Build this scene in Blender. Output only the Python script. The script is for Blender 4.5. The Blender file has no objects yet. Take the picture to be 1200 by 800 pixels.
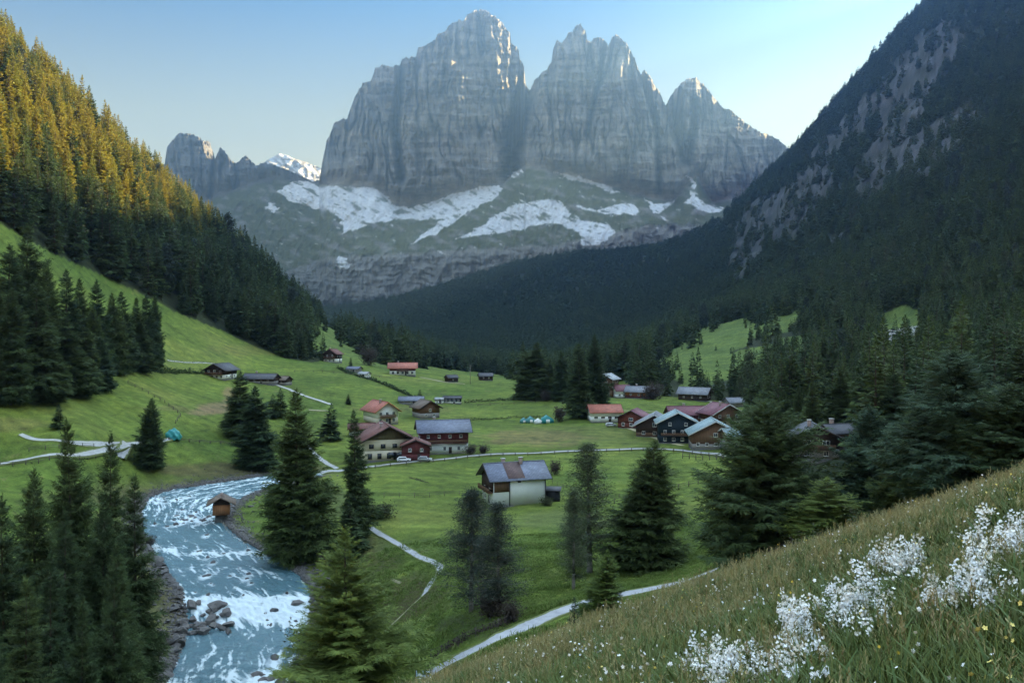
import bpy, bmesh, math, random, time
import numpy as np
from mathutils import Vector, Matrix
from mathutils.bvhtree import BVHTree

random.seed(7)
RNG = np.random.default_rng(7)
SC = bpy.context.scene
COL = SC.collection
F, CX, HY = 1040.0, 600.0, 380.0        # focal length and principal point in photo pixels, camera at the origin looking along +Y
R = math.radians
SUN_AZ, SUN_EL = R(60), R(21.0)
SUN_DIR = np.array([math.sin(SUN_AZ)*math.cos(SUN_EL), math.cos(SUN_AZ)*math.cos(SUN_EL), math.sin(SUN_EL)])

# ------------------------------------------------------------------ noise
def _hash(ix, iy, seed):
    h = (ix.astype(np.int64)*374761393 + iy.astype(np.int64)*668265263 + seed*1442695041) & 0xffffffff
    h = ((h ^ (h >> 13))*1274126177) & 0xffffffff
    h = (h ^ (h >> 16)) & 0xffffffff
    return h
def perlin(x, y, seed=0):
    x = np.asarray(x, float); y = np.asarray(y, float)
    ix = np.floor(x); iy = np.floor(y); fx = x-ix; fy = y-iy
    def g(dx, dy):
        a = _hash(ix+dx, iy+dy, seed)*(2*math.pi/4294967296.0)
        return np.cos(a)*(fx-dx) + np.sin(a)*(fy-dy)
    u = fx*fx*fx*(fx*(fx*6-15)+10); v = fy*fy*fy*(fy*(fy*6-15)+10)
    a = g(0,0); b = g(1,0); c = g(0,1); d = g(1,1)
    return 1.5*((a+(b-a)*u) + ((c+(d-c)*u)-(a+(b-a)*u))*v)
def fbm(x, y, octs=4, seed=0, gain=.5):
    s = 0; a = 1.0; n = 0
    for o in range(octs):
        s = s + a*perlin(np.asarray(x)*2**o, np.asarray(y)*2**o, seed+o*17); n += a; a *= gain
    return s/n
def ridged(x, y, octs=4, seed=0, gain=.5):
    s = 0; a = 1.0; n = 0
    for o in range(octs):
        s = s + a*(1-2*np.abs(perlin(np.asarray(x)*2**o, np.asarray(y)*2**o, seed+o*17))); n += a; a *= gain
    return s/n
def sstep(a, b, x):
    t = np.clip((np.asarray(x, float)-a)/(b-a), 0, 1); return t*t*(3-2*t)
def inpoly(x, y, poly):
    x = np.asarray(x); y = np.asarray(y); r = np.zeros(x.shape, bool); n = len(poly); j = n-1
    for i in range(n):
        xi, yi = poly[i]; xj, yj = poly[j]
        if yi != yj:
            r ^= ((yi > y) != (yj > y)) & (x < (xj-xi)*(y-yi)/(yj-yi)+xi)
        j = i
    return r
def seg_dist(x, y, pts):
    x = np.asarray(x, float); y = np.asarray(y, float); best = np.full(x.shape, 1e9)
    for (x0,y0),(x1,y1) in zip(pts[:-1], pts[1:]):
        dx, dy = x1-x0, y1-y0; L = dx*dx+dy*dy+1e-12
        t = np.clip(((x-x0)*dx+(y-y0)*dy)/L, 0, 1)
        best = np.minimum(best, np.hypot(x-x0-t*dx, y-y0-t*dy))
    return best
def lerp_rgb(a, b, t):
    t = np.asarray(t)[..., None]; return a*(1-t) + np.asarray(b)*t

# ------------------------------------------------------------------ object helpers
def tag(o, label=None, cat=None, group=None, kind=None):
    if label: o['label'] = label
    if cat: o['category'] = cat
    if group: o['group'] = group
    if kind: o['kind'] = kind
    return o
def empty(name, loc, rz=0, sc=1.0):
    o = bpy.data.objects.new(name, None); COL.objects.link(o)
    o.location = loc; o.rotation_euler = (0, 0, rz); o.scale = (sc, sc, sc); o.empty_display_size = .5
    return o
def mesh_np(name, V, faces, mat=None, smooth=False, cols=None):
    """V n x 3; faces: array m x 3 or m x 4, or list of such arrays"""
    me = bpy.data.meshes.new(name)
    fl = faces if isinstance(faces, list) else [faces]
    fl = [np.asarray(f, np.int32) for f in fl if len(f)]
    loops = np.concatenate([f.ravel() for f in fl]); tot = np.concatenate([np.full(len(f), f.shape[1], np.int32) for f in fl])
    st = np.concatenate([[0], np.cumsum(tot)[:-1]]).astype(np.int32)
    me.vertices.add(len(V)); me.vertices.foreach_set('co', np.asarray(V, np.float32).ravel())
    me.loops.add(len(loops)); me.loops.foreach_set('vertex_index', loops)
    me.polygons.add(len(tot)); me.polygons.foreach_set('loop_start', st); me.polygons.foreach_set('loop_total', tot)
    if smooth: me.polygons.foreach_set('use_smooth', np.ones(len(tot), bool))
    me.update(calc_edges=True)
    if cols is not None:
        for cn, c in cols.items():
            c = np.asarray(c, np.float32)
            if c.ndim == 1:
                a = me.attributes.new(cn, 'FLOAT', 'POINT'); a.data.foreach_set('value', c)
            else:
                a = me.attributes.new(cn, 'FLOAT_COLOR', 'POINT')
                if c.shape[1] == 3: c = np.concatenate([c, np.ones((len(c),1), np.float32)], 1)
                a.data.foreach_set('color', c.ravel())
    if mat: me.materials.append(mat)
    return me
def obj(name, me, parent=None):
    o = bpy.data.objects.new(name, me); COL.objects.link(o)
    if parent: o.parent = parent
    return o

class MB:
    def __init__(s): s.v = []; s.f3 = []; s.f4 = []; s.n = 0
    def add(s, V, f3=(), f4=()):
        V = np.asarray(V, float).reshape(-1, 3); s.v.append(V)
        if len(f3): s.f3.append(np.asarray(f3)+s.n)
        if len(f4): s.f4.append(np.asarray(f4)+s.n)
        s.n += len(V); return s
    def box(s, x0, x1, y0, y1, z0, z1, M=None):
        V = np.array([(x,y,z) for z in (z0,z1) for y in (y0,y1) for x in (x0,x1)], float)
        if M is not None: V = V@np.array(M)[:3,:3].T + np.array(M)[:3,3]
        return s.add(V, f4=[(0,2,3,1),(4,5,7,6),(0,1,5,4),(2,6,7,3),(0,4,6,2),(1,3,7,5)])
    def bar(s, p, q, r, n=6, r2=None):
        p = np.array(p, float); q = np.array(q, float); d = q-p; L = np.linalg.norm(d); d = d/L
        a = np.cross(d, (0,0,1) if abs(d[2]) < .9 else (1,0,0)); a /= np.linalg.norm(a); b = np.cross(d, a)
        t = np.arange(n)*2*math.pi/n; ring = np.outer(np.cos(t), a)+np.outer(np.sin(t), b)
        r2 = r if r2 is None else r2
        V = np.concatenate([p+ring*r, q+ring*r2, [p], [q]])
        i = np.arange(n); j = (i+1) % n
        return s.add(V, f3=np.concatenate([np.stack([j,i,np.full(n,2*n)],1), np.stack([n+i,n+j,np.full(n,2*n+1)],1)]), f4=np.stack([i,j,n+j,n+i],1))
    def prism(s, poly, z0, z1, axis='z'):
        """poly in the plane, extruded along axis"""
        n = len(poly); P = np.array(poly, float)
        def lift(t):
            z = np.full(n, t)
            if axis == 'z': return np.stack([P[:,0],P[:,1],z],1)
            if axis == 'x': return np.stack([z,P[:,0],P[:,1]],1)
            return np.stack([P[:,0],z,P[:,1]],1)
        V = np.concatenate([lift(z0), lift(z1)]); i = np.arange(n); j = (i+1) % n
        f3 = [(0,k+1,k) for k in range(1,n-1)] + [(n,n+k,n+k+1) for k in range(1,n-1)]
        return s.add(V, f3=f3, f4=np.stack([i,j,n+j,n+i],1))
    def mesh(s, name, mat, smooth=False):
        fl = []
        if s.f3: fl.append(np.concatenate(s.f3))
        if s.f4: fl.append(np.concatenate(s.f4))
        me = mesh_np(name, np.concatenate(s.v), fl, mat, smooth)
        bm = bmesh.new(); bm.from_mesh(me); bmesh.ops.recalc_face_normals(bm, faces=bm.faces[:]); bm.to_mesh(me); bm.free()
        return me
    def build(s, name, mat, parent=None, smooth=False): return obj(name, s.mesh(name, mat, smooth), parent)

# ------------------------------------------------------------------ materials
def new_mat(name):
    m = bpy.data.materials.new(name); m.use_nodes = True; nt = m.node_tree
    return m, nt, nt.nodes['Principled BSDF'], nt.nodes, nt.links
def pset(b, **k):
    names = dict(rough='Roughness', spec='Specular IOR Level', metal='Metallic', trans='Transmission Weight')
    for a, v in k.items(): b.inputs[names[a]].default_value = v
def noise_node(nt, scale, detail=4, rough=.55, coord='Object', dist=0):
    tc = nt.nodes.new('ShaderNodeTexCoord'); n = nt.nodes.new('ShaderNodeTexNoise')
    n.inputs['Scale'].default_value = scale; n.inputs['Detail'].default_value = detail; n.inputs['Roughness'].default_value = rough
    n.inputs['Distortion'].default_value = dist
    nt.links.new(tc.outputs[coord], n.inputs['Vector']); return n
def ramp(nt, src, stops):
    r = nt.nodes.new('ShaderNodeValToRGB'); e = r.color_ramp.elements
    while len(e) < len(stops): e.new(.5)
    for i, (p, c) in enumerate(stops):
        e[i].position = p; e[i].color = (*c, 1) if len(c) == 3 else c
    nt.links.new(src, r.inputs['Fac']); return r.outputs['Color']
def bump(nt, b, src, strength=.5, dist=.1):
    n = nt.nodes.new('ShaderNodeBump'); n.inputs['Strength'].default_value = strength; n.inputs['Distance'].default_value = dist
    nt.links.new(src, n.inputs['Height']); nt.links.new(n.outputs['Normal'], b.inputs['Normal']); return n
def mixc(nt, fac, a, b, mode='MIX'):
    m = nt.nodes.new('ShaderNodeMix'); m.data_type = 'RGBA'; m.blend_type = mode
    for s, v in ((m.inputs[0], fac), (m.inputs[6], a), (m.inputs[7], b)):
        if hasattr(v, 'links'): nt.links.new(v, s)
        else: s.default_value = v if isinstance(v, (int, float)) else ((*v, 1) if len(v) == 3 else v)
    return m.outputs[2]
_mc = {}
def simple(name, col, var=.25, scale=1.5, rough=.8, spec=.3, bumps=.3, bd=.02, metal=0, stretch=None, coord='Object'):
    """weathered procedural paint/wood/stone: base colour varied by two noises, a little relief"""
    if name in _mc: return _mc[name]
    m, nt, b, N, L = new_mat(name); pset(b, rough=rough, spec=spec, metal=metal)
    n = noise_node(nt, scale, 6, .6, coord)
    if stretch:
        mp = N.new('ShaderNodeMapping'); mp.inputs['Scale'].default_value = stretch
        tc = N.new('ShaderNodeTexCoord'); L.new(tc.outputs[coord], mp.inputs['Vector']); L.new(mp.outputs['Vector'], n.inputs['Vector'])
    c = np.array(col)
    out = ramp(nt, n.outputs['Fac'], [(.25, tuple(c*(1-var))), (.55, tuple(c)), (.8, tuple(np.minimum(c*(1+var*.7), .95)))])
    L.new(out, b.inputs['Base Color'])
    n2 = noise_node(nt, scale*9, 3, .6, coord)
    if bumps: bump(nt, b, n2.outputs['Fac'], bumps, bd)
    _mc[name] = m; return m

# ------------------------------------------------------------------ terrain function
# control points of the valley: photo column, photo row, distance -> elevation angle
CTRL = [
 # left outside
 (-250,-100,500),(-250,120,350),(-250,350,250),(-250,450,190),(-250,600,140),(-250,780,95),(-250,950,55),(-250,60,950),(-250,300,2500),
 # column 0
 (0,85,560),(0,205,430),(0,262,375),(0,360,320),(0,430,285),(0,482,245),(0,540,225),(0,590,183),(0,700,135),(0,800,105),(0,950,70),(0,190,950),(0,320,2500),
 (100,165,640),(100,250,520),(100,312,430),(100,400,350),(100,455,300),(100,520,235),(100,560,215),(100,640,170),(100,760,125),(100,950,75),(100,240,1000),(100,330,2500),
 (200,255,760),(200,320,560),(200,362,480),(200,410,420),(200,440,380),(200,500,290),(200,545,262),(200,300,1200),(200,350,2500),
 (300,330,850),(300,385,600),(300,405,530),(300,440,440),(300,480,350),(300,520,300),(300,540,278),(300,370,1400),(300,375,2600),
 (400,395,950),(400,408,700),(400,425,550),(400,440,480),(400,470,400),(400,510,330),(400,540,278),(400,590,215),(400,660,165),(400,760,122),(400,900,80),(400,408,1500),
 (500,425,1000),(500,436,600),(500,441,535),(500,470,430),(500,500,350),(500,532,288),(500,592,210),(500,650,160),(500,720,115),(500,790,90),(500,950,60),(500,410,1800),(500,348,3300),
 (600,440,1050),(600,450,800),(600,446,560),(600,470,440),(600,500,352),(600,530,290),(600,592,208),(600,650,155),(600,700,118),(600,740,98),(600,850,65),(600,400,1900),(600,318,3200),
 (700,435,1000),(700,450,650),(700,466,450),(700,487,370),(700,525,295),(700,592,205),(700,650,150),(700,705,110),(700,800,70),(700,390,1800),(700,302,3100),
 (800,400,900),(800,430,600),(800,468,440),(800,500,345),(800,530,275),(800,600,185),(800,682,115),(800,780,70),(800,345,1900),(800,288,2900),
 (900,300,1500),(900,400,700),(900,435,540),(900,470,420),(900,520,270),(900,580,170),(900,660,90),(900,720,60),(895,218,2450),(880,300,3300),
 (1000,105,2000),(1000,200,1500),(1000,300,1050),(1000,400,620),(1000,450,400),(1000,500,260),(1000,560,150),(1000,620,90),(1000,660,60),(1000,240,2900),
 (1100,0,1872),(1100,100,1450),(1100,200,1080),(1100,300,800),(1100,400,520),(1100,440,400),(1100,500,230),(1100,560,110),(1100,600,75),(1100,640,50),(1100,170,2700),
 (1200,-32,1560),(1200,100,1150),(1200,250,750),(1200,350,500),(1200,430,350),(1200,500,200),(1200,540,110),(1200,560,60),(1200,120,2300),
 (60,362,7000),(300,383,8000),(600,390,8000),(900,383,8000),(1150,300,6500),
]
CW = [ # world-space controls outside the frame (X, Y, z)
 (900,936,545),(900,640,560),(900,300,600),(900,120,600),(500,400,190),(500,150,170),(300,130,70),(250,40,60),(150,60,8),(120,20,12),(1500,300,560),(1500,900,560),(1600,1600,560),(945,1260,575),(960,1440,598),(2500,2200,250),(4000,4000,150),(6500,3000,50),(3000,1500,250),(5000,5500,50),(3500,200,250),(7000,500,100),(7000,6500,50),(2600,3600,350),
 (-120,20,-25),(-300,60,40),(-500,150,160),(-450,330,190),(-900,500,150),(-900,1500,120),(60,25,-22),(20,20,-24),(-20,20,-36),(-60,30,-44),
]
def _feat(th, r): return np.stack([np.asarray(th)*3.2, np.log(r)], -1)
_px, _py, _Y = np.array(CTRL, float).T
_th = np.arctan((_px-CX)/F); _r = _Y/np.cos(_th); _e = -(_py-HY)/F*_Y/_r
_w = np.array(CW, float); _th = np.concatenate([_th, np.arctan2(_w[:,0], _w[:,1])]); _rw = np.hypot(_w[:,0], _w[:,1])
_e = np.concatenate([_e, _w[:,2]/_rw]); _r = np.concatenate([_r, _rw])
_P = _feat(_th, _r); _n = len(_P)
def _U(d2): return .5*d2*np.log(d2+1e-9)
_K = _U(((_P[:,None]-_P[None])**2).sum(-1)) + np.eye(_n)*2e-4
_Q = np.concatenate([np.ones((_n,1)), _P], 1)
_A = np.zeros((_n+3,_n+3)); _A[:_n,:_n] = _K; _A[:_n,_n:] = _Q; _A[_n:,:_n] = _Q.T
_C = np.linalg.solve(_A, np.concatenate([_e, np.zeros(3)]))
def valley(X, Y):
    X = np.asarray(X, float); Y = np.asarray(Y, float); sh = X.shape; X = X.ravel(); Y = Y.ravel()
    r = np.maximum(np.hypot(X, Y), 12.0); p = _feat(np.arctan2(X, Y), r); out = np.empty(len(X))
    for i in range(0, len(X), 20000):
        q = p[i:i+20000]; d2 = ((q[:,None,0]-_P[None,:,0])**2 + (q[:,None,1]-_P[None,:,1])**2)
        out[i:i+20000] = _U(d2)@_C[:_n] + _C[_n] + q@_C[_n+1:]
    return (out*r).reshape(sh)

# river banks, photo pixels on the water level
def wz(Y):  # water level against distance
    return np.interp(Y, [60,106,129,141,150,157,168,190,220,239,263,330], [-54.5,-53,-52,-51.6,-51.2,-48.6,-48.3,-47.4,-46.5,-46,-45.4,-45])
def px_water(px, py):
    Y = 200.0
    for _ in range(60): Y = .5*Y + .5*(-wz(Y)*F/(py-HY))
    return ((px-CX)/F*Y, Y)
BL = [px_water(*p) for p in [(362,553),(320,556),(280,562),(240,568),(200,574),(172,583),(163,600),(163,622),(180,655),(208,690),(216,722),(210,760),(190,800),(150,880),(90,1000)]]
BR = [px_water(*p) for p in [(385,556),(350,564),(316,572),(290,582),(268,596),(264,614),(288,634),(325,655),(352,672),(370,692),(366,722),(356,760),(345,800),(330,880),(300,1000)]]
RIVER = BL + BR[::-1]
def river_d(X, Y):   # signed distance, negative on the water
    X = np.asarray(X, float); Y = np.asarray(Y, float)
    d = seg_dist(X, Y, RIVER+[RIVER[0]]); return np.where(inpoly(X, Y, RIVER), -d, d)

# clearings and cliffs on the slopes, in photo pixels (regions of terrain, baked into the mesh)
CLEAR = [ [(770,415),(800,395),(835,378),(870,372),(905,372),(940,358),(948,366),(920,388),(880,398),(850,420),(815,440),(790,445),(760,432)],
          [(1030,372),(1060,358),(1078,362),(1080,384),(1050,392),(1028,390)],
          [(800,436),(850,418),(880,405),(940,392),(990,395),(1000,404),(960,412),(920,420),(885,432),(850,448),(820,456),(795,452)],
          [(360,380),(378,378),(400,392),(425,412),(445,424),(440,432),(400,428),(370,412)] ]
SCREE = [ [(1018,402),(1040,388),(1078,382),(1086,392),(1070,404),(1030,408)], [(912,428),(940,420),(948,426),(925,434)] ]
CLIFFS = [ [(852,318),(862,262),(880,235),(905,225),(918,240),(905,275),(890,300),(865,335)],
           [(905,232),(935,205),(965,190),(985,205),(960,245),(930,280),(908,290)],
           [(1000,205),(1020,170),(1035,110),(1080,40),(1115,22),(1125,60),(1095,110),(1070,160),(1050,215),(1030,240),(1005,235)],
           [(968,292),(985,262),(1003,240),(1012,248),(1000,272),(980,292)],
           [(1040,190),(1075,160),(1140,110),(1160,130),(1120,185),(1075,215),(1045,215)],
           [(945,180),(1000,130),(1040,90),(1060,60),(1075,70),(1030,130),(985,175),(955,200)] ]
def terrain(X, Y, detail=True):
    X = np.asarray(X, float); Y = np.asarray(Y, float)
    V = valley(X, Y); r = np.hypot(X, Y)
    if detail:
        far = sstep(420, 1100, r)
        V = V + far*(22*ridged(X/260, Y/260, 5, 5, .52) + 5*fbm(X/30, Y/30, 3, 9))*sstep(-60, 120, V)
        mid = sstep(60, 200, r)
        V = V + mid*(1-far*.5)*(1.0*fbm(X/38, Y/38, 3, 21) + .10*fbm(X/5, Y/5, 2, 3))
        # crag relief in the cliffs of the right-hand slope
        px = CX+F*X/np.maximum(Y, 1); py = HY-F*V/np.maximum(Y, 1)
        m = np.zeros(X.shape)
        sel = (px > 830) & (r > 700) & (Y > 0)
        if sel.any():
            wx = px[sel]+8*fbm(px[sel]/14, py[sel]/14, 2, 4); mm = np.zeros(wx.shape)
            for c in CLIFFS: mm = np.maximum(mm, inpoly(wx, py[sel], c))
            m[sel] = mm
        V = V + m*(14*ridged(X/35, Y/35, 3, 55))
    # river bed
    near = (r < 420) & (Y > 60)
    if near.any():
        xs, ys = X[near], Y[near]; d = river_d(xs, ys); w = wz(ys); v = V[near]
        bank = w + .35 + .07*np.maximum(d, 0) + .5*fbm(xs/3, ys/3, 3, 31)*sstep(-1,3,d)
        k = sstep(2, 26, d); out = bank*(1-k) + v*k
        out = np.where(d < 0, w - 1.3*sstep(0, 3, -d)+.35*(1-sstep(0, 1.2, -d)), out)
        V = V.copy(); V[near] = out
    # foreground slope the camera stands on
    roll = .012*np.maximum(0, np.hypot(X*.6, Y)-27)**1.65
    H = -1.45 + .36*X - .33*Y - roll + .10*fbm(X/1.7, Y/1.7, 2, 77) + .35*fbm(X/9, Y/9, 2, 78)
    H = np.where(X > 25, H-(X-25)*.10, H)
    k = 1.5; h = np.clip(.5+.5*(H-V)/k, 0, 1)
    return V*(1-h) + H*h + k*h*(1-h)
_YS = np.exp(np.linspace(math.log(2.5), math.log(5500), 1500))
_cache = {}
def ground(px, py, skip=0.0):
    """first point of the terrain met by the sight line through a photo pixel, beyond the distance skip"""
    k = (px, skip)
    if k not in _cache:
        X = (px-CX)/F*_YS; _cache[k] = (X, terrain(X, _YS))
    X, Z = _cache[k]; rows = HY-F*Z/_YS
    ok = np.where((rows[1:] <= py) & (rows[:-1] > py) & (_YS[1:] > skip))[0]
    if len(ok) == 0:
        i = np.argmin(np.abs(rows-py)+1e6*(_YS < skip)); return Vector((X[i], _YS[i], Z[i]))
    i = ok[0]; t = (rows[i]-py)/(rows[i]-rows[i+1]+1e-9)
    Yv = _YS[i]+(_YS[i+1]-_YS[i])*t; return Vector(((px-CX)/F*Yv, Yv, Z[i]+(Z[i+1]-Z[i])*t))
def at(px, Y):
    X = (px-CX)/F*Y; return Vector((X, Y, float(terrain(np.array([X]), np.array([float(Y)]))[0])))
def zat(X, Y): return float(terrain(np.array([float(X)]), np.array([float(Y)]))[0])
# ------------------------------------------------------------------ forest border lines (photo px of tree feet)
LB = [(-300,130),(-100,215),(0,262),(45,288),(100,313),(170,346),(220,371),(280,396),(330,418),(362,426),(400,424),(450,427),(520,431),(580,438),(640,447)]
def forest_masks(px, py, X, Y, Z):
    n = fbm(X/45, Y/45, 3, 61)
    left = (px < 640) & (py < np.interp(px, *np.array(LB).T)+n*5) & (Y > 330)
    rb = np.interp(px, [600,720,800,870,900,960,1200,1600], [448,458,466,474,500,500,520,520])
    right = (px >= 600) & (py < rb+n*4) & (Y > np.interp(px, [600,735,760,3000], [640,600,330,330]))
    rb2 = (px > 895) & (Y > 120) & (X > 45)
    f = left | right | rb2
    wx = px+10*fbm(X/60, Y/60, 2, 8); wy = py+5*fbm(X/50, Y/50, 2, 18)
    clear = np.zeros(px.shape, bool); scree = clear.copy(); cliff = clear.copy()
    for c in CLEAR: clear |= inpoly(wx, wy, c)
    for c in SCREE: scree |= inpoly(wx, py, c)
    for c in CLIFFS: cliff |= inpoly(wx, wy, c)
    g = (Y > 400)
    clear &= g; scree &= (Y > 300); cliff &= (Y > 700)
    return f, clear, scree, cliff

def build_ground():
    # rings: dense on the flats where the river and roads lie
    rs = [1.2]
    while rs[-1] < 7300:
        r = rs[-1]
        k = .030 if r < 60 else (.0052 if r < 340 else (.0085 if r < 3600 else .03))
        rs.append(r*(1+k))
    rs = np.array(rs)
    deg = np.concatenate([np.arange(-88,-40,1.0), np.arange(-40,-31,.4), np.arange(-31,31.2,.105), np.arange(31.5,42,.4), np.arange(42,88.5,1.0)])
    th = np.radians(deg)
    TH, RR = np.meshgrid(th, rs); X = RR*np.sin(TH); Y = RR*np.cos(TH)
    Z = terrain(X, Y)
    n, m = Z.shape
    px = CX+F*X/Y; py = HY-F*Z/Y
    # slope
    gz_r = np.gradient(Z, axis=0)/np.gradient(RR, axis=0)
    f, clear, scree, cliff = forest_masks(px, py, X, Y, Z)
    d = np.full(X.shape, 99.0); nr = (RR < 420) & (Y > 60)
    d[nr] = river_d(X[nr], Y[nr])
    # base colours
    g0 = fbm(X/60, Y/60, 4, 41); g1 = fbm(X/12, Y/12, 4, 43); g2 = fbm(X/2.2, Y/2.2, 3, 47)
    C = np.empty(X.shape+(3,)); C[:] = (.122,.165,.032)
    C = lerp_rgb(C, (.088,.135,.026), sstep(-.1,.4,g0)); C = lerp_rgb(C, (.185,.20,.050), sstep(.05,.6,-g0)*.6)
    C = C*(1+.40*g1+.22*g2)[...,None]
    # brownish worn patches in the meadow
    def patch(pts_c, rx, ry, col, amt, ymin=150):
        nonlocal C
        cx, cy = pts_c; q = ((px-cx)/rx)**2+((py-cy)/ry)**2 + .9*g1 + .3*g2
        C = lerp_rgb(C, col, (1-sstep(.25,1.25,q))*amt*((Y > ymin) & (Y < 700)))
    patch((625,513), 70, 11, (.20,.15,.075), .75); patch((255,478), 28, 7, (.24,.17,.10), .8); patch((240,482), 20, 5, (.24,.17,.10), .8); patch((268,465), 8, 14, (.24,.17,.10), .7)
    patch((310,410), 80, 7, (.17,.14,.06), .35); patch((470,480), 70, 6, (.17,.14,.06), .35); patch((15,497), 45, 9, (.15,.13,.055), .5)
    patch((690,508), 120, 12, (.16,.16,.06), .45); patch((195,478), 30, 4, (.2,.15,.08), .35); patch((345,395),50,8,(.15,.14,.05),.4)
    patch((470,700), 70, 30, (.075,.062,.032), .9, 60); patch((430,660), 40, 40, (.08,.07,.035), .7, 60); patch((560,735), 60, 18, (.06,.07,.03), .8, 60); patch((500,640), 70, 10, (.10,.15,.05), .4, 60)
    patch((660,610), 70, 12, (.11,.13,.05), .6, 60); patch((390,590), 45, 25, (.09,.10,.04), .6, 60); patch((110,580),80,14,(.10,.10,.035),.5,60)
    patch((260,550), 90, 9, (.13,.11,.05), .8)
    tr = (Z*.42+.8*fbm(X/16, Y/16, 3, 141)) % 1.0; C = C*(1-.20*((tr < .16)*(RR > 110)*sstep(-.2,.2,g0+.1)))[...,None]
    g3 = fbm(X/5, Y/5, 4, 143, .65); C = C*(1+.35*g3)[...,None]; C = lerp_rgb(C, (.17,.14,.07), sstep(.38,.55,g3+.3*g0)*.55); C = lerp_rgb(C, (.07,.115,.022), sstep(.30,.42,-g3)*.6)
    # mown field boundaries
    C = C*(1-.13*np.sin(X*.35+Y*.9+3*g0)[...,None]*((Y>180)&(Y<520))[...,None])
    # forest floor
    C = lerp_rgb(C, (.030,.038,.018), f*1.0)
    C = lerp_rgb(C, np.stack([.105+.05*g1,.150+.06*g1,.036+.01*g1],-1)*(1+.5*g2)[...,None], (clear & (Y<3000))*1.0)
    steep = sstep(.0, .45, ridged(X/60, Y/90, 4, 71)-.28)*(px > 820)*(Y > 900)*sstep(60, 200, Z)
    rockc = np.stack([.075+.04*g1, .080+.04*g1, .098+.045*g1], -1)
    crag = fbm(X/7+Z/9, Z/30, 3, 73)
    C = lerp_rgb(C, rockc*(1+.9*crag[...,None]), np.clip(cliff*(.55+.6*crag)+steep*.30, 0, 1))
    C = lerp_rgb(C, (.46,.46,.48), scree*(.5+.5*sstep(-.3,.2,g2)))
    # far white scree flecks under the peaks
    fl = sstep(.33,.42, fbm(X/45, Y/120, 4, 91))*(Y > 1900)*(px > 420)*(px < 900)*(sstep(255,300,py)*(1-sstep(355,400,py)))
    C = lerp_rgb(C, (.5,.5,.52), fl*.35)
    # gravel banks
    dl = seg_dist(X[nr], Y[nr], BL); dr = seg_dist(X[nr], Y[nr], BR); wd = np.ones(X.shape); wd[nr] = np.where(dl < dr, 1.0, 3.2)
    bank = 1-sstep(.5, 5.0, d*wd + 2.0*g2 + 2.5*g1)
    C = lerp_rgb(C, (.13,.115,.10), bank*nr)
    C = lerp_rgb(C, (.10,.085,.05), (1-sstep(4, 13, d*wd+5*g1))*nr*.5)
    # foreground slope: dry tan and green
    Hm = (RR < 75) & (-1.45+.36*X-.33*Y-.012*np.maximum(0, np.hypot(X*.6, Y)-27)**1.65 > Z-2.0)
    dry = sstep(-.35,.35, fbm(X/3.5, Y/3.5, 3, 51)+.5*sstep(8,26,Y)-.35)
    fg = lerp_rgb(lerp_rgb(np.zeros(X.shape+(3,))+np.array((.07,.095,.022)), (.17,.16,.06), dry), (.08,.06,.03), sstep(.2,.6,fbm(X/1.2,Y/1.2,2,53)))
    C = np.where(Hm[...,None], fg, C)
    C = np.clip(C, .004, .8)
    V = np.stack([X, Y, Z], -1).reshape(-1, 3)
    i = np.arange(n-1)[:,None]*m + np.arange(m-1)[None]; i = i.ravel()
    faces = np.stack([i, i+1, i+m+1, i+m], 1)
    mt, nt, b, N, L = new_mat('ground'); pset(b, rough=.95, spec=.15)
    at_ = N.new('ShaderNodeAttribute'); at_.attribute_name = 'Col'
    n1 = noise_node(nt, 2.3, 6, .7); n2 = noise_node(nt, .35, 8, .72)
    v1 = ramp(nt, n1.outputs['Fac'], [(.3,(.62,.62,.6)),(.5,(.95,.95,.95)),(.72,(1.25,1.22,1.1))])
    v2 = ramp(nt, n2.outputs['Fac'], [(.3,(.66,.70,.72)),(.7,(1.3,1.24,1.1))])
    c = mixc(nt, 1.0, mixc(nt, 1.0, at_.outputs['Color'], v1, 'MULTIPLY'), v2, 'MULTIPLY'); n3 = noise_node(nt, .028, 9, .7); c = mixc(nt, 1.0, c, ramp(nt, n3.outputs['Fac'], [(.3,(.68,.72,.72)),(.5,(1,1,1)),(.7,(1.32,1.24,1.12))]), 'MULTIPLY'); L.new(c, b.inputs['Base Color'])
    bump(nt, b, n2.outputs['Fac'], .9, .9)
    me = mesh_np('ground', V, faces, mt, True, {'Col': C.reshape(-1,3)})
    return tag(obj('ground', me), kind='structure')

# ------------------------------------------------------------------ the massif
SIL = [(100,262),(150,230),(180,205),(193,192),(196,172),(205,160),(212,155),(217,158),(224,156),(229,159),(236,163),(246,168),(249,176),(252,186),(258,172),(265,180),(272,188),(276,192),(281,188),(288,182),(294,188),(300,194),(310,190),(322,194),(335,198),(350,205),(365,212),(374,212),(378,188),(383,165),(391,146),(400,140),(407,138),(415,115),(425,98),(436,93),(440,80),(450,76),(460,78),(468,77),(472,68),(487,67),(490,57),(500,52),(510,47),(512,40),(522,37),(527,29),(538,24),(545,22),(550,16),(560,12),(570,12),(577,18),(584,22),(590,30),(598,40),(599,50),(608,58),(609,68),(614,78),(616,100),(621,106),(626,95),(636,85),(646,74),(648,58),(652,48),(658,50),(663,45),(666,38),(671,38),(674,29),(680,30),(686,34),(688,46),(693,52),(696,44),(700,42),(708,47),(713,54),(717,44),(721,40),(728,45),(736,53),(741,64),(746,76),(751,86),(755,82),(760,88),(766,98),(773,108),(780,124),(786,112),(793,104),(800,96),(808,91),(816,92),(824,99),(832,108),(840,118),(848,127),(858,130),(866,138),(876,145),(888,154),(900,157),(912,164),(922,172),(932,182),(960,200),(1010,235),(1080,270)]
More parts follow.
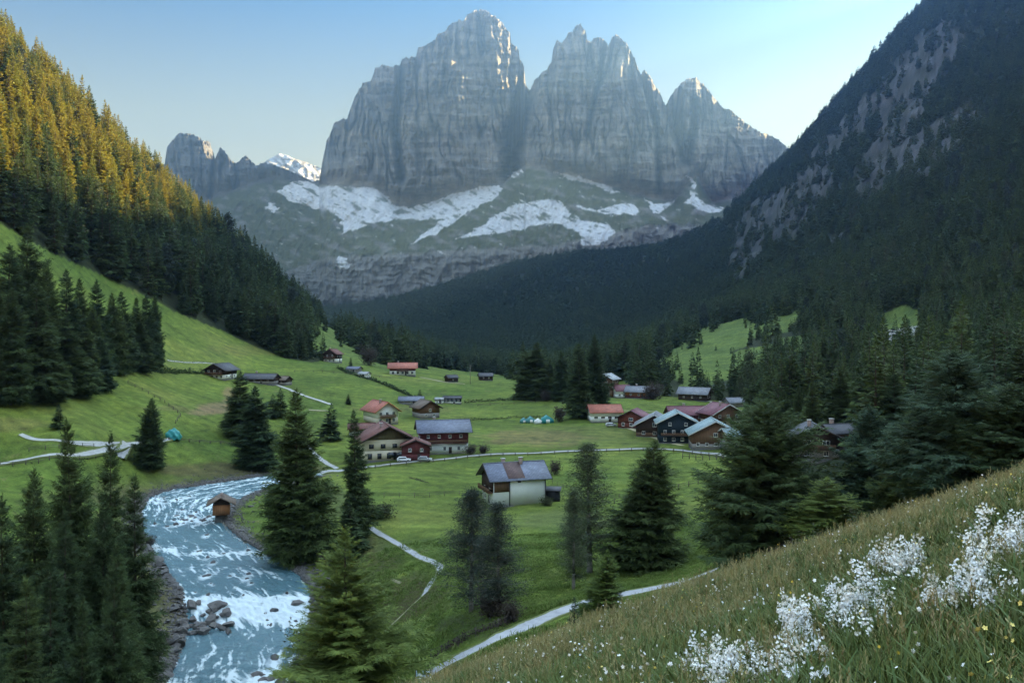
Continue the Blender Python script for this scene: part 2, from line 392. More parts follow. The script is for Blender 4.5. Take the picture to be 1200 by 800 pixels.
FOOT = [(100,300),(180,262),(200,250),(250,232),(300,214),(330,210),(372,214),(400,216),(440,219),(468,243),(500,236),(540,225),(590,215),(602,202),(620,196),(650,202),(700,214),(745,226),(765,232),(790,235),(815,205),(835,236),(870,232),(905,226),(935,206),(1010,250),(1080,290)]
SNOW = [ [(322,222),(345,215),(375,218),(400,219),(440,221),(452,230),(465,242),(480,244),(500,238),(540,226),(560,218),(588,218),(583,232),(560,242),(540,254),(515,272),(480,287),(500,272),(522,256),(500,258),(470,256),(440,262),(412,270),(398,274),(410,262),(392,250),(355,240),(330,230)],
 [(400,275),(412,262),(404,258),(396,262),(402,268)],
 [(536,280),(560,268),(590,248),(606,238),(640,234),(658,236),(668,248),(664,256),(690,260),(708,262),(722,272),(712,280),(700,288),(684,288),(680,274),(660,264),(640,262),(615,268),(590,273),(560,276)],
 [(650,202),(665,205),(682,207),(706,216),(731,227),(718,226),(690,214),(664,209)],
 [(668,240),(700,246),(722,240),(740,237),(749,243),(744,251),(715,251),(690,247)],
 [(753,231),(765,240),(775,238),(790,235),(782,244),(772,251),(765,249)],
 [(806,205),(813,210),(815,222),(816,231),(828,240),(852,243),(846,250),(830,250),(818,244),(803,238),(811,228)],
 [(315,238),(322,239),(326,244),(320,250),(315,246)],[(398,300),(408,303),(412,310),(402,318),(394,310)],
 [(594,207),(602,203),(613,199),(612,203),(600,208)],[(342,214),(352,210),(362,214),(372,219),(360,218)] ]
def build_massif():
    step = 1.0
    us = np.arange(110, 1060.1, step); nr = 340
    top = np.interp(us, *np.array(SIL).T); jag = fbm(us/6.5, us*0, 4, 3)*4.6 + fbm(us/1.9, us*0+9, 2, 5)*2.0; jag = .45*jag+.55*np.round(jag/1.6)*1.6
    top = top + jag*np.interp(us, [100,190,374,380,620,780,930,960],[0,1,.7,1,1,1,.8,.5])
    foot0 = np.interp(us, *np.array(FOOT).T)
    t = np.linspace(0, 1, nr)[:,None]
    PY = 452+(top[None]-452)*t; PX = np.broadcast_to(us[None], PY.shape).copy()
    foot = foot0[None]+ 3*fbm(PX/20, PY/40, 3, 12)
    # depth: lower wall, terrace with snow, towers
    up = np.maximum(foot-PY, 0)
    tower = np.interp(PX, [100,320,420,600,640,770,800,935,1080],[4550,4550,4300,4330,4250,4260,4330,4450,4600])
    kk = np.interp(PX, [100,372,378],[2.6,2.6,1.75])
    D_t = tower + up*kk
    # rounded fronts of the towers with deep gullies between them
    def bow(c, w, a): return a*(np.abs((PX-c)/w))**2.4
    for c0, c1, c, w, a in [(376,617,500,125,330),(617,783,712,120,330),(783,940,830,80,190),(190,251,222,34,170),(251,276,262,14,120),(276,374,320,60,110)]:
        s = (PX >= c0) & (PX < c1); D_t = D_t + s*np.minimum(bow(c, w, a), 420)*sstep(0, 45, up)
    GM = np.zeros(PX.shape)
    def gully(pts, w, dep):
        nonlocal D_t, GM
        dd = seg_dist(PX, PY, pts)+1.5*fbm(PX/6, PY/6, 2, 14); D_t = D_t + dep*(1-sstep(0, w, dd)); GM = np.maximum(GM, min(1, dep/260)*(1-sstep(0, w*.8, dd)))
    gully([(619,100),(612,130),(603,160),(598,205)], 17, 620); gully([(606,110),(592,180)], 6, 160)
    gully([(471,68),(468,110),(463,150),(470,210)], 8, 260); gully([(707,50),(703,90),(694,128),(688,160)], 4.5, 260)
    gully([(690,50),(696,85)], 3, 90); gully([(720,44),(712,80),(704,100)], 3, 90)
    gully([(793,112),(794,150),(805,188)], 12, 420); gully([(814,118),(814,150),(808,182)], 7, 260); gully([(752,88),(770,150),(772,225)], 6, 190)
    gully([(855,160),(868,180),(872,200)], 3.5, 60); gully([(252,180),(246,230)], 4, 110); gully([(277,190),(276,235)], 4, 90); gully([(224,158),(226,200)], 3, 60)
    gully([(560,20),(570,90),(585,140)], 3.5, 45); gully([(528,30),(524,110)], 3.5, 45); gully([(408,138),(404,190)], 4, 60); gully([(641,90),(646,150)],4,50); gully([(738,60),(746,140),(742,200)],4,60)
    wv = fbm(PX/40, PY/60, 3, 23)
    flute = ridged((PX+6*wv)/11.0, PY/95.0, 4, 31, .62); fine = ridged((PX+3*wv)/3.6, PY/30.0, 3, 37, .6)
    blocks = fbm(PX/22, PY/26, 3, 39)
    wt = sstep(0, 22, up)
    butt = ridged((PX+10*wv)/34.0, PY/210.0, 3, 131, .5)
    def cracks(a, b_, sd, w): return np.clip(1-np.abs(perlin((PX+8*wv+2.5*fbm(PX/9,PY/16,2,sd))/a, PY/b_, sd))*w, 0, 1)
    MK = sstep(-.32,.28,fbm(PX/48, PY/60, 3, 215)); CR = np.maximum(cracks(17, 150, 211, 11), .7*cracks(7, 55, 212, 7)*sstep(-.2,.3,fbm(PX/22,PY/50,2,216)))*(.15+.85*MK); D_t = D_t + wt*75*CR
    D_t = D_t - wt*(85*butt + 62*flute + 20*fine + 55*blocks)
    # strata: terraces following the height
    zz = (PY+5.0*fbm(PX/50, PY/40, 3, 40)-PX*.012)/10.5; fr = zz-np.floor(zz)
    terr = (sstep(0,.22,fr)-fr); D_t = D_t + wt*(-34)*terr*(1.1-.95*MK)*(.55+.45*sstep(-.3,.3,fbm(PX/30,PY/14,2,44)))
    zz2 = (PY+3.6*fbm(PX/24, PY/20, 3, 41))/3.7; fr2 = zz2-np.floor(zz2); D_t = D_t - wt*9*(1.1-MK)*(sstep(0,.3,fr2)-fr2)
    dn = np.maximum(PY-foot, 0)
    b1 = np.interp(PX, [100,300,380,520,650,760,860,1080],[330,330,300,292,285,262,262,300]) + 5*fbm(PX/30, PX*0, 3, 61)
    b2 = b1+58+8*fbm(PX/26, PX*0+4, 3, 63)
    f1 = np.clip(dn/np.maximum(b1-foot, 4), 0, 1); f2 = np.clip((PY-b1)/(b2-b1), 0, 1); f3 = np.clip((PY-b2)/60, 0, 1.6)
    D_l = tower - 420*f1 - 120*f2 - 330*f3
    gl = 1.6*ridged((PX+.5*PY)/26, (PY-.4*PX)/60, 4, 71, .55); gl2 = ridged(PX/8, PY/22, 3, 72, .55)
    D_l = D_l - sstep(2, 20, dn)*(26*gl + 9*gl2) - sstep(0,.15,f2)*(1-sstep(.85,1,f2))*(26*ridged(PX/9, PY/60, 3, 74)+ -16*fbm(PX/30, (PY+9*wv)/3.6, 4, 176)) - 30*gl*f3
    D = np.where(PY < foot, D_t, D_l)
    X = (PX-CX)/F*D; Z = -(PY-HY)/F*D; Y = D
    # ---- rock, scree, snow, turf
    s1 = fbm(PX/90, zz*.9, 3, 81); s2 = fbm(PX/26, zz*3.1, 3, 83); s3 = fbm((PX+6*wv)/3.2, PY/46, 3, 85)
    C = np.empty(PX.shape+(3,)); C[:] = (.26,.24,.22)
    C = lerp_rgb(C, (.35,.32,.28), sstep(-.25,.5,s1)); C = lerp_rgb(C, (.13,.12,.118), sstep(-.15,.6,s2)*.65)
    s4 = fbm((PX+9*wv)/15, PY/110, 3, 86); s5 = fbm(PX/34+PY/90, PY/28, 4, 189); C = C*(1+.18*s3+.30*s4+.38*s5)[...,None]; C = C*(1-.38*CR*wt)[...,None]; C = C*(1-.32*sstep(.1,.4,fbm(PX/60, (PY+9*wv)/2.8, 3, 187))*(1-.8*MK))[...,None]
    C = C*(1-.45*GM*wt)[...,None]  # recess shade of the gullies painted into the rock colour
    band = ((zz % 4) < .9); C = lerp_rgb(C, (.32,.28,.225), sstep(.1,.4,fbm(PX/160, (PY-PX*.012)/9, 3, 188))*.5*wt)
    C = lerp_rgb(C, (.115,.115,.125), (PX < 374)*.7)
    low = sstep(0, 4, dn); tn = fbm((PX+1.6*PY)/30, (PY-.45*PX)/9, 4, 87)
    turf = low*sstep(-.28,.12,tn+.35*(1-f2)-.1)*(1-.8*(f2 > .05)*(f2 < .95))
    C = lerp_rgb(C, (.115,.13,.06), turf*.85)
    C = lerp_rgb(C, (.27,.265,.25), low*sstep(.05,.35,-tn)*.6)
    bandc = (f2 > .02)*(f2 < .98)*low
    C = lerp_rgb(C, (.31,.30,.28), bandc*.6*(.6+.4*sstep(-.3,.3,s2)))
    dark = sstep(b2-14, b2+8, PY+10*fbm(PX/14, PY/14, 3, 88)); C = lerp_rgb(C, (.03,.042,.028), dark*.93)
    spots = sstep(.40,.50, fbm(PX/12, PY/5, 4, 93))*(PX > 400)*(PY > 300)*(PY < 370); C = lerp_rgb(C, (.42,.42,.42), spots*.6)
    sx = PX + 8*fbm(PX/18, PY/10, 3, 95)+2.2*fbm(PX/4, PY/3, 2, 97); sy = PY + 3.2*fbm(PX/16, PY/9, 3, 96)
    snow = np.zeros(PX.shape, bool)
    for p in SNOW: snow |= inpoly(sx, sy, p)
    streak = sstep(.44,.52, fbm((PX+1.2*PY)/22, (PY-.5*PX)/4.5, 4, 98)+.10*(1-np.minimum(np.abs(PY-250)/40, 1)))*low*(PY < 300)*(PX > 310)*(PX < 860)
    holes = sstep(.22,.42, fbm((PX+1.6*PY)/14, (PY-.5*PX)/3.4, 3, 99)); sm = np.clip(snow*(1-.75*holes)*(1-.85*sstep(.20,.34,fbm((PX+1.3*PY)/34, (PY-.45*PX)/7, 3, 199)))+streak*.75, 0, 1)
    C = lerp_rgb(C, (.80,.82,.85), sm); C = np.clip(C, .004, .86)
    # back side so that the ridge has thickness
    k = 14; last = np.stack([X[-1], Y[-1], Z[-1]], -1)
    back = [last+np.stack([X[0]*0, 45.0*(i+1)+X[0]*0, -60.0*(i+1)+12*fbm(us/6, us*0+i, 2, 5)], -1) for i in range(k)]
    V = np.concatenate([np.stack([X,Y,Z],-1), np.array(back)], 0); n, m = V.shape[:2]
    C = np.concatenate([C, np.repeat(C[-1:], k, 0)], 0)
    i = (np.arange(n-1)[:,None]*m+np.arange(m-1)[None]).ravel()
    mt, nt, b, N, L = new_mat('mountain_rock'); pset(b, rough=.95, spec=.1)
    at_ = N.new('ShaderNodeAttribute'); at_.attribute_name = 'Col'
    n1 = noise_node(nt, .035, 8, .72); v1 = ramp(nt, n1.outputs['Fac'], [(.3,(.70,.70,.72)),(.7,(1.22,1.2,1.16))])
    L.new(mixc(nt, 1.0, at_.outputs['Color'], v1, 'MULTIPLY'), b.inputs['Base Color']); bump(nt, b, n1.outputs['Fac'], .9, 22)
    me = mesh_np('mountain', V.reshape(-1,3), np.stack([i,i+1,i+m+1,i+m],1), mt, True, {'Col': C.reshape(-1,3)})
    return tag(obj('mountain', me), kind='structure')

def build_snow_peak():
    # the sunlit snow dome behind the shoulder, and the unseen range added to shade the far slope
    us = np.arange(296, 400, 1.0); top = np.interp(us, [296,305,312,318,328,334,342,352,362,374,400],[215,196,188,185,180,181,185,188,191,196,214])+.6*fbm(us/5,us*0,2,3)
    t = np.linspace(0,1,70)[:,None]; PY = 240+(top[None]-240)*t; PX = np.broadcast_to(us[None], PY.shape)
    D = 5600 + (240-PY)*13 - 60*ridged(PX/16, PY/12, 4, 7) + (PX-330)**2*.05
    X = (PX-CX)/F*D; Z = -(PY-HY)/F*D
    rock = sstep(.1,.4,ridged((PX-PY)/9, (PX*.4+PY)/14, 4, 8)-.15)*(PY > 186)
    C = lerp_rgb(np.zeros(PX.shape+(3,))+.82, (.25,.22,.2), rock*.8)
    back = np.stack([np.stack([X[-1], D[-1]+100*(i+1), Z[-1]-70*(i+1)], -1) for i in range(8)])
    V = np.concatenate([np.stack([X,D,Z],-1), back]); C = np.concatenate([C, np.repeat(C[-1:],8,0)]); n, m = V.shape[:2]
    i = (np.arange(n-1)[:,None]*m+np.arange(m-1)[None]).ravel()
    me = mesh_np('snow_mountain', V.reshape(-1,3), np.stack([i,i+1,i+m+1,i+m],1), bpy.data.materials['mountain_rock'], True, {'Col': C.reshape(-1,3)})
    tag(obj('snow_mountain', me), kind='structure')

def build_shade_range(spec):
    """range added out of view beyond the right-hand ridge to shade the far slope; spec: crest points (X, Y, z)"""
    P = np.array(spec, float); s = np.linspace(0, len(P)-1, 160); c = np.stack([np.interp(s, np.arange(len(P)), P[:,i]) for i in range(3)], 1)
    c[:,2] += 50*ridged(s*2.2, s*0, 4, 5)
    d = np.gradient(c[:,:2], axis=0); nrm = np.stack([d[:,1], -d[:,0]], 1); nrm /= np.linalg.norm(nrm, axis=1)[:,None]
    w = np.linspace(-1, 1, 61)[:,None]; prof = (1-np.abs(w))**.9
    V = np.stack([c[None,:,0]+nrm[None,:,0]*w*620, c[None,:,1]+nrm[None,:,1]*w*620, -200+(c[None,:,2]+200)*prof + (1-prof)*prof*260*ridged(c[None,:,0]/400+w*4, c[None,:,1]/400+w*3, 4, 15)], -1)
    n, m = V.shape[:2]; i = (np.arange(n-1)[:,None]*m+np.arange(m-1)[None]).ravel()
    C = np.zeros((n*m,3))+(.2,.18,.15)
    me = mesh_np('shade_mountain', V.reshape(-1,3), np.stack([i,i+1,i+m+1,i+m],1), bpy.data.materials['mountain_rock'], True, {'Col': C})
    tag(obj('shade_mountain', me), kind='structure')  # unseen, added to keep the sun off the far slope
# ------------------------------------------------------------------ trees
def foliage_mat(name, a, b_, dark, rough=.75):
    m, nt, b, N, L = new_mat(name); pset(b, rough=rough, spec=.25)
    oi = N.new('ShaderNodeObjectInfo'); n = noise_node(nt, .9, 3, .6)
    base = mixc(nt, oi.outputs['Random'], a, b_)
    v = ramp(nt, n.outputs['Fac'], [(.3,(.55,.6,.6)),(.55,(1,1,1)),(.78,(1.55,1.45,1.15))])
    c = mixc(nt, 1.0, base, v, 'MULTIPLY')
    at_ = N.new('ShaderNodeAttribute'); at_.attribute_name = 'tipw'
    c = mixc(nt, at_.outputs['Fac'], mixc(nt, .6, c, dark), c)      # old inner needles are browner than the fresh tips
    L.new(c, b.inputs['Base Color'])
    tr = N.new('ShaderNodeBsdfTranslucent'); L.new(c, tr.inputs['Color']); mx = N.new('ShaderNodeMixShader'); mx.inputs[0].default_value = .32
    out = [x for x in N if x.type == 'OUTPUT_MATERIAL'][0]; L.new(b.outputs[0], mx.inputs[1]); L.new(tr.outputs[0], mx.inputs[2]); L.new(mx.outputs[0], out.inputs['Surface'])
    return m
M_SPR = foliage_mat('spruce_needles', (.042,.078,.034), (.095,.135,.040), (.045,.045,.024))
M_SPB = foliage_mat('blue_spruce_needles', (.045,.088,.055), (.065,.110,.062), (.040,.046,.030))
M_GOLD = foliage_mat('sunlit_spruce_needles', (.31,.255,.030), (.19,.20,.032), (.11,.10,.03))  # sunlight on the upper left forest painted into this needle colour
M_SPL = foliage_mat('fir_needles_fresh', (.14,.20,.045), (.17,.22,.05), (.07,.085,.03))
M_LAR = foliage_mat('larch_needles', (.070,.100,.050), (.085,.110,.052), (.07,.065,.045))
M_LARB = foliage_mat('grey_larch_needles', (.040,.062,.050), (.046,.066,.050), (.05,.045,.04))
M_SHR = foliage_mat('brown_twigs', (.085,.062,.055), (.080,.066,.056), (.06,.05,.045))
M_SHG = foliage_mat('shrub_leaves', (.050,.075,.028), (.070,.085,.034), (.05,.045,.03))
M_BARK = simple('spruce_bark', (.085,.068,.055), .4, 3, .95, .1, .8, .05)
M_PALEB = simple('pale_bark', (.24,.22,.20), .35, 3, .9, .1, .8, .04)

def twigs_mesh(name, P, Dr, Nn, Ln, Wd, mat, tipw):
    """diamond shaped sprays: base P, direction Dr, side vector Nn, length Ln, width Wd"""
    n = len(P); L = Ln[:,None]; W = Wd[:,None]
    V = np.stack([P, P+Dr*L*.42+Nn*W*.5, P+Dr*L, P+Dr*L*.42-Nn*W*.5], 1).reshape(-1,3)
    f = np.arange(n*4).reshape(n,4)
    return mesh_np(name, V, f, mat, False, {'tipw': np.repeat(tipw, 4)})
def unit(a): return a/np.maximum(np.linalg.norm(a, axis=-1, keepdims=True), 1e-9)
def feather(P, D, Nn, L, W, T, g, k=5):
    oP=[];oD=[];oN=[];oL=[];oW=[];oT=[]
    U = unit(np.cross(Nn, D))
    for i in range(k):
        t = .05+.8*i/(k-1) if k > 1 else 0; sd = 1 if i % 2 else -1
        a = (.75-.5*t)*g.uniform(.7,1.3,len(P)); d = unit(D*np.cos(a)[:,None]+Nn*(sd*np.sin(a))[:,None]+U*g.normal(0,.12,len(P))[:,None])
        l = L*(.62-.30*t)*g.uniform(.8,1.2,len(P)); oP.append(P+D*(L*t)[:,None]); oD.append(d); oN.append(unit(np.cross(U,d))); oL.append(l); oW.append(l*.20+.004); oT.append(np.clip(T*.7+.3*t,0,1))
    oP.append(P); oD.append(D); oN.append(Nn); oL.append(L); oW.append(W*.28+.004); oT.append(T)
    return [np.concatenate(v) for v in (oP,oD,oN,oL,oW,oT)]
def spruce(seed, h, rb, levels, nb, tw, mat, start=.06, droop=.35, shape=.8, tws=1.0, gaps=.12, tilt=.6, width=.30, bark=None, name='crown', fk=0):
    """tapered spruce: whorls of drooping boughs, every bough carries side sprays and hanging sprays"""
    g = np.random.default_rng(seed); Ps=[];Ds=[];Ns=[];Ls=[];Ws=[];Ts=[]
    lean = g.normal(0, .012, 2); asy = g.uniform(.08,.26)
    for i in range(levels):
        q = i/(levels-1.0); z = h*(start+(1-start)*(q**.92)); rr = rb*((1-q)**shape)*(1-.35*math.exp(-q*18)) + .012*h*.5
        k = max(3, int(nb*(1-.45*q)))
        ph = g.random()*6.28
        for j in range(k):
            if g.random() < gaps: continue
            a = ph+j*6.283/k+g.normal(0,.25); L = rr*g.uniform(.60,1.22)*(1+.15*math.sin(3*a+seed))*(1+asy*math.cos(a-seed)*(1-q))*(1+.12*math.sin(q*19+seed*3)); z0 = z+g.normal(0,.012*h)
            up = .85*q**1.5 + .05 - droop*(1-q)
            m = max(4, int(tw*(.35+.65*L/rb)))
            t = (np.arange(m)+g.random(m)*.8)/m; t = .08+.92*t
            d = np.array([math.cos(a), math.sin(a), 0.]); s = np.array([-d[1], d[0], 0.])
            zc = z0 + L*(up*t - .18*t*(1-q) + .22*t**3*(1-q*.5))
            B = d*(L*t)[:,None] + np.stack([0*t,0*t,zc],1)
            B[:,:2] += lean*zc[:,None]
            side = np.where(g.random(m) < .5, 1., -1.)
            ang = g.uniform(.35,1.15,m)
            D = d*np.cos(ang)[:,None] + s*(np.sin(ang)*side)[:,None]; D[:,2] = up*.5 - g.uniform(0,tilt,m)*(1-.7*q)
            D = unit(D); ln = L*(.46*(1-t*.72)+.06)*g.uniform(.7,1.3,m)*tws + .015*h*tws*.6
            Nn = unit(np.cross(D, np.stack([g.normal(0,.8,m), g.normal(0,.8,m), np.ones(m)],1)))
            Ps.append(B);Ds.append(D);Ns.append(Nn);Ls.append(ln);Ws.append(ln*width*g.uniform(.7,1.3,m));Ts.append(np.clip(t*1.15,0,1))
    # leader
    m = 10; t = np.linspace(.93,1.0,m); a = g.random(m)*6.28
    Ps.append(np.stack([lean[0]*h*t,lean[1]*h*t,h*t],1)); D = np.stack([np.cos(a)*.5,np.sin(a)*.5,np.ones(m)],1); Ds.append(unit(D))
    Ns.append(unit(np.cross(unit(D),(0,0,1)))); Ls.append(np.full(m,.035*h)); Ws.append(np.full(m,.012*h)); Ts.append(np.ones(m))
    c = np.concatenate; A = [c(Ps), c(Ds), c(Ns), c(Ls), c(Ws), c(Ts)]
    if fk: A = feather(*A, g, fk)
    crown = twigs_mesh(name, A[0], A[1], A[2], A[3], A[4], mat, A[5])
    b = MB(); r0 = .016*h+.04; steps = 5
    for i in range(steps):
        z0, z1 = (i/steps)*h*.96-(1.5 if i == 0 else 0), (i+1)/steps*h*.96
        b.bar((lean[0]*z0,lean[1]*z0,z0),(lean[0]*z1,lean[1]*z1,z1), r0*(1-i/steps)+.01, 8, r0*(1-(i+1)/steps)+.01)
    trunk = b.mesh('trunk', bark or M_BARK, True)
    return trunk, crown
def larch(seed, h, rb, n, mat, bark, start=.15, name='crown', thin=1.0, tsz=1.0):
    """airy tree: rising limbs with fine short sprays, the stem shows through"""
    g = np.random.default_rng(seed); Ps=[];Ds=[];Ns=[];Ls=[];Ws=[];Ts=[]; b = MB(); r0 = .012*h+.03
    for i in range(6):
        z0, z1 = i/6*h*.97-(1.5 if i == 0 else 0), (i+1)/6*h*.97; b.bar((0,0,z0),(0,0,z1), r0*(1-i/6)+.012, 8, r0*(1-(i+1)/6)+.012)
    for i in range(n):
        q = g.random()**.85; z = h*(start+(1-start)*q); a = g.random()*6.28; L = rb*(1-q)**.6*g.uniform(.5,1.1)*(.55+.45*min(1,q*5)) + .2
        d = np.array([math.cos(a),math.sin(a),0.]); up = g.uniform(.05,.5)+.4*q
        e = d*L + np.array([0,0,z+L*up]); b.bar((0,0,z), e, .012+.004*L, 4, .006)
        m = int(16*thin*(L/rb+.4)); t = g.uniform(.15,1,m)
        B = d*(L*t)[:,None]+np.stack([0*t,0*t,z+L*up*t],1)+g.normal(0,.07*rb,(m,3))
        D = unit(g.normal(0,1,(m,3))+d*.8+np.array([0,0,-.25])); ln = g.uniform(.25,.6,m)*tsz*(h/18)
        Ps.append(B);Ds.append(D);Ns.append(unit(np.cross(D,g.normal(0,1,(m,3)))));Ls.append(ln);Ws.append(ln*(.2 if thin > 1.2 else .34));Ts.append(t)
    c = np.concatenate
    return b.mesh('trunk', bark, True), twigs_mesh(name, c(Ps), c(Ds), c(Ns), c(Ls), c(Ws), mat, c(Ts))
def shrub(seed, h, r, n, mat, sz=.35, stems=7):
    g = np.random.default_rng(seed); b = MB()
    tips = []
    for i in range(stems):
        a = g.random()*6.28; e = np.array([math.cos(a)*r*g.uniform(.2,.8), math.sin(a)*r*g.uniform(.2,.8), h*g.uniform(.6,.95)]); b.bar((g.normal(0,.1),g.normal(0,.1),-.5), e, .05, 5, .012); tips.append(e)
        for k in range(4):
            t = g.uniform(.3,.9); p = e*t; q = p+unit(g.normal(0,1,3)+np.array([0,0,.7]))*r*.5; b.bar(p, q, .018, 4, .006); tips.append(q)
    tips = np.array(tips); k = g.integers(0, len(tips), n)
    P = tips[k]*g.uniform(.45,1.03,n)[:,None]+g.normal(0, .16*r, (n,3)); P[:,2] = np.maximum(P[:,2], .1)
    D = unit(g.normal(0,1,(n,3))+np.array([0,0,.3])); ln = g.uniform(.5,1.2,n)*sz
    return b.mesh('trunk', M_BARK, True), twigs_mesh('crown', P, D, unit(np.cross(D,g.normal(0,1,(n,3)))), ln, ln*.4, mat, g.random(n))

# unit-height prototypes are built 20 m tall and scaled
T_HI = [spruce(11, 20, 4.1, 58, 13, 34, M_SPR, droop=.30, gaps=.08, fk=4), spruce(12, 20, 3.5, 60, 12, 32, M_SPR, droop=.42, gaps=.16, fk=4), spruce(13, 20, 4.6, 54, 13, 34, M_SPR, droop=.22, shape=.72, gaps=.14, fk=4),
        spruce(14, 20, 3.0, 62, 11, 30, M_SPR, droop=.5, shape=.7, gaps=.2, fk=4)]
T_BROAD = [spruce(15, 20, 8.2, 56, 17, 46, M_SPR, droop=.16, shape=.66, gaps=.08, tws=.62, fk=5), spruce(16, 20, 7.4, 54, 16, 44, M_SPB, droop=.12, shape=.72, gaps=.10, tws=.65, fk=5)]
T_FRESH = [spruce(17, 20, 5.6, 54, 13, 44, M_SPL, droop=.05, shape=.85, gaps=.10, tws=.62, tilt=.45, width=.24, fk=6), spruce(18, 20, 5.0, 44, 12, 30, M_SPL, droop=.12, shape=.8, gaps=.08, tws=.8, width=.34, fk=4)]
T_MED = [spruce(21+i, 20, [3.3,2.7,3.8,3.0,2.4][i], 34, 9, 13, M_SPR, droop=[.35,.5,.25,.4,.5][i], shape=[.8,.75,.9,.7,.8][i], gaps=.12, tws=1.35, width=.42) for i in range(5)]
T_LOW = [spruce(31+i, 20, [3.4,2.8,3.9,3.1,2.5][i], 20, 7, 6, M_SPR, droop=[.3,.45,.2,.4,.5][i], shape=[.8,.75,.9,.7,.8][i], gaps=.10, tws=1.9, width=.60) for i in range(5)]
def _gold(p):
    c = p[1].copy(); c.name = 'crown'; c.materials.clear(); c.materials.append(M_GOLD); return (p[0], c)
T_GOLD = [_gold(p) for p in T_MED]  # medium spruces recoloured as if in sun
T_TINY = [spruce(41+i, 20, [3.6,3.0,4.0][i], 11, 6, 3, M_SPR, droop=.3, gaps=.05, tws=2.6, width=.95) for i in range(3)]
T_LARCH = [larch(51, 20, 3.2, 320, M_LAR, M_PALEB, .08, thin=4.2, tsz=.60), larch(52, 20, 4.4, 330, M_LARB, M_PALEB, .04, thin=6.0, tsz=.62), larch(53, 20, 3.8, 300, M_LARB, M_PALEB, .04, thin=5.6, tsz=.6)]
T_LARF = [larch(54, 20, 4.2, 90, M_LAR, M_PALEB, .1, tsz=2.2), larch(55, 20, 5.2, 90, M_LARB, M_BARK, .1, tsz=2.4)]
T_SHR = [shrub(61, 4, 2.2, 1500, M_SHR, .4), shrub(62, 3, 2.4, 1500, M_SHG, .4), shrub(63, 5, 3.2, 2200, M_SHR, .45, 10)]

N_TREES = [0]
def tree(pair, P, h, label, group=None, name='spruce_tree', cat='spruce tree', wide=1.0, base=20., rz=None):
    o = empty(name, P, random.random()*6.28 if rz is None else rz); s = h/base; o.scale = (s*wide*random.uniform(.92,1.08), s*wide*random.uniform(.92,1.08), s); o.rotation_euler[0] = random.gauss(0,.018); o.rotation_euler[1] = random.gauss(0,.018)
    tag(o, label, cat, group)
    obj('trunk', pair[0], o); obj('crown', pair[1], o); N_TREES[0] += 1
    return o
def tree_px(pair, tip, foot, label, group=None, Y=None, wide=1.0, width_px=None, **k):
    """tree whose tip and foot appear at the two photo positions; Y fixes the distance if the foot is hidden"""
    P = ground(tip[0], foot) if Y is None else at(tip[0], Y)
    h = (-(tip[1]-HY)/F*P.y) - P.z
    if width_px:
        v = np.empty(len(pair[1].vertices)*3); pair[1].vertices.foreach_get('co', v); v = v.reshape(-1,3); w0 = np.percentile(np.abs(v[:,0]), 99)*2*h/20; wide = width_px/F*P.y/w0
    return tree(pair, P, h, label, group, wide=wide, **k)

def scatter_stuff(name, P, S, RZ, meshes, kind='stuff', tilt=0.0):
    """one object: many copies of small meshes through geometry nodes"""
    srcc = bpy.data.collections.new(name+'_shapes')
    for i, me in enumerate(meshes):
        o = bpy.data.objects.new(f'{name}_shape', me); srcc.objects.link(o)
    me = bpy.data.meshes.new(name); me.vertices.add(len(P)); me.vertices.foreach_set('co', np.asarray(P, np.float32).ravel())
    a = me.attributes.new('sc', 'FLOAT_VECTOR', 'POINT'); a.data.foreach_set('vector', np.asarray(S, np.float32).ravel())
    rot = np.stack([RNG.normal(0,1,len(P))*tilt, RNG.normal(0,1,len(P))*tilt, RZ], 1)
    a = me.attributes.new('rt', 'FLOAT_VECTOR', 'POINT'); a.data.foreach_set('vector', rot.astype(np.float32).ravel())
    a = me.attributes.new('ix', 'INT', 'POINT'); a.data.foreach_set('value', RNG.integers(0, len(meshes), len(P)).astype(np.int32))
    o = obj(name, me); tag(o, kind=kind)
    ng = bpy.data.node_groups.new(name+'_nodes', 'GeometryNodeTree'); N, L = ng.nodes, ng.links
    ng.interface.new_socket('Geometry', in_out='INPUT', socket_type='NodeSocketGeometry'); ng.interface.new_socket('Geometry', in_out='OUTPUT', socket_type='NodeSocketGeometry')
    gi, go = N.new('NodeGroupInput'), N.new('NodeGroupOutput'); ip = N.new('GeometryNodeInstanceOnPoints'); ci = N.new('GeometryNodeCollectionInfo')
    ci.inputs['Collection'].default_value = srcc; ci.inputs['Separate Children'].default_value = True; ci.inputs['Reset Children'].default_value = True
    def at_(nm, ty):
        n = N.new('GeometryNodeInputNamedAttribute'); n.data_type = ty; n.inputs['Name'].default_value = nm; return n.outputs['Attribute']
    L.new(gi.outputs[0], ip.inputs['Points']); L.new(ci.outputs[0], ip.inputs['Instance']); ip.inputs['Pick Instance'].default_value = True
    L.new(at_('ix','INT'), ip.inputs['Instance Index']); L.new(at_('sc','FLOAT_VECTOR'), ip.inputs['Scale'])
    er = N.new('FunctionNodeEulerToRotation'); L.new(at_('rt','FLOAT_VECTOR'), er.inputs[0]); L.new(er.outputs[0], ip.inputs['Rotation'])
    L.new(ip.outputs[0], go.inputs[0])
    md = o.modifiers.new('scatter', 'NODES'); md.node_group = ng
    return o

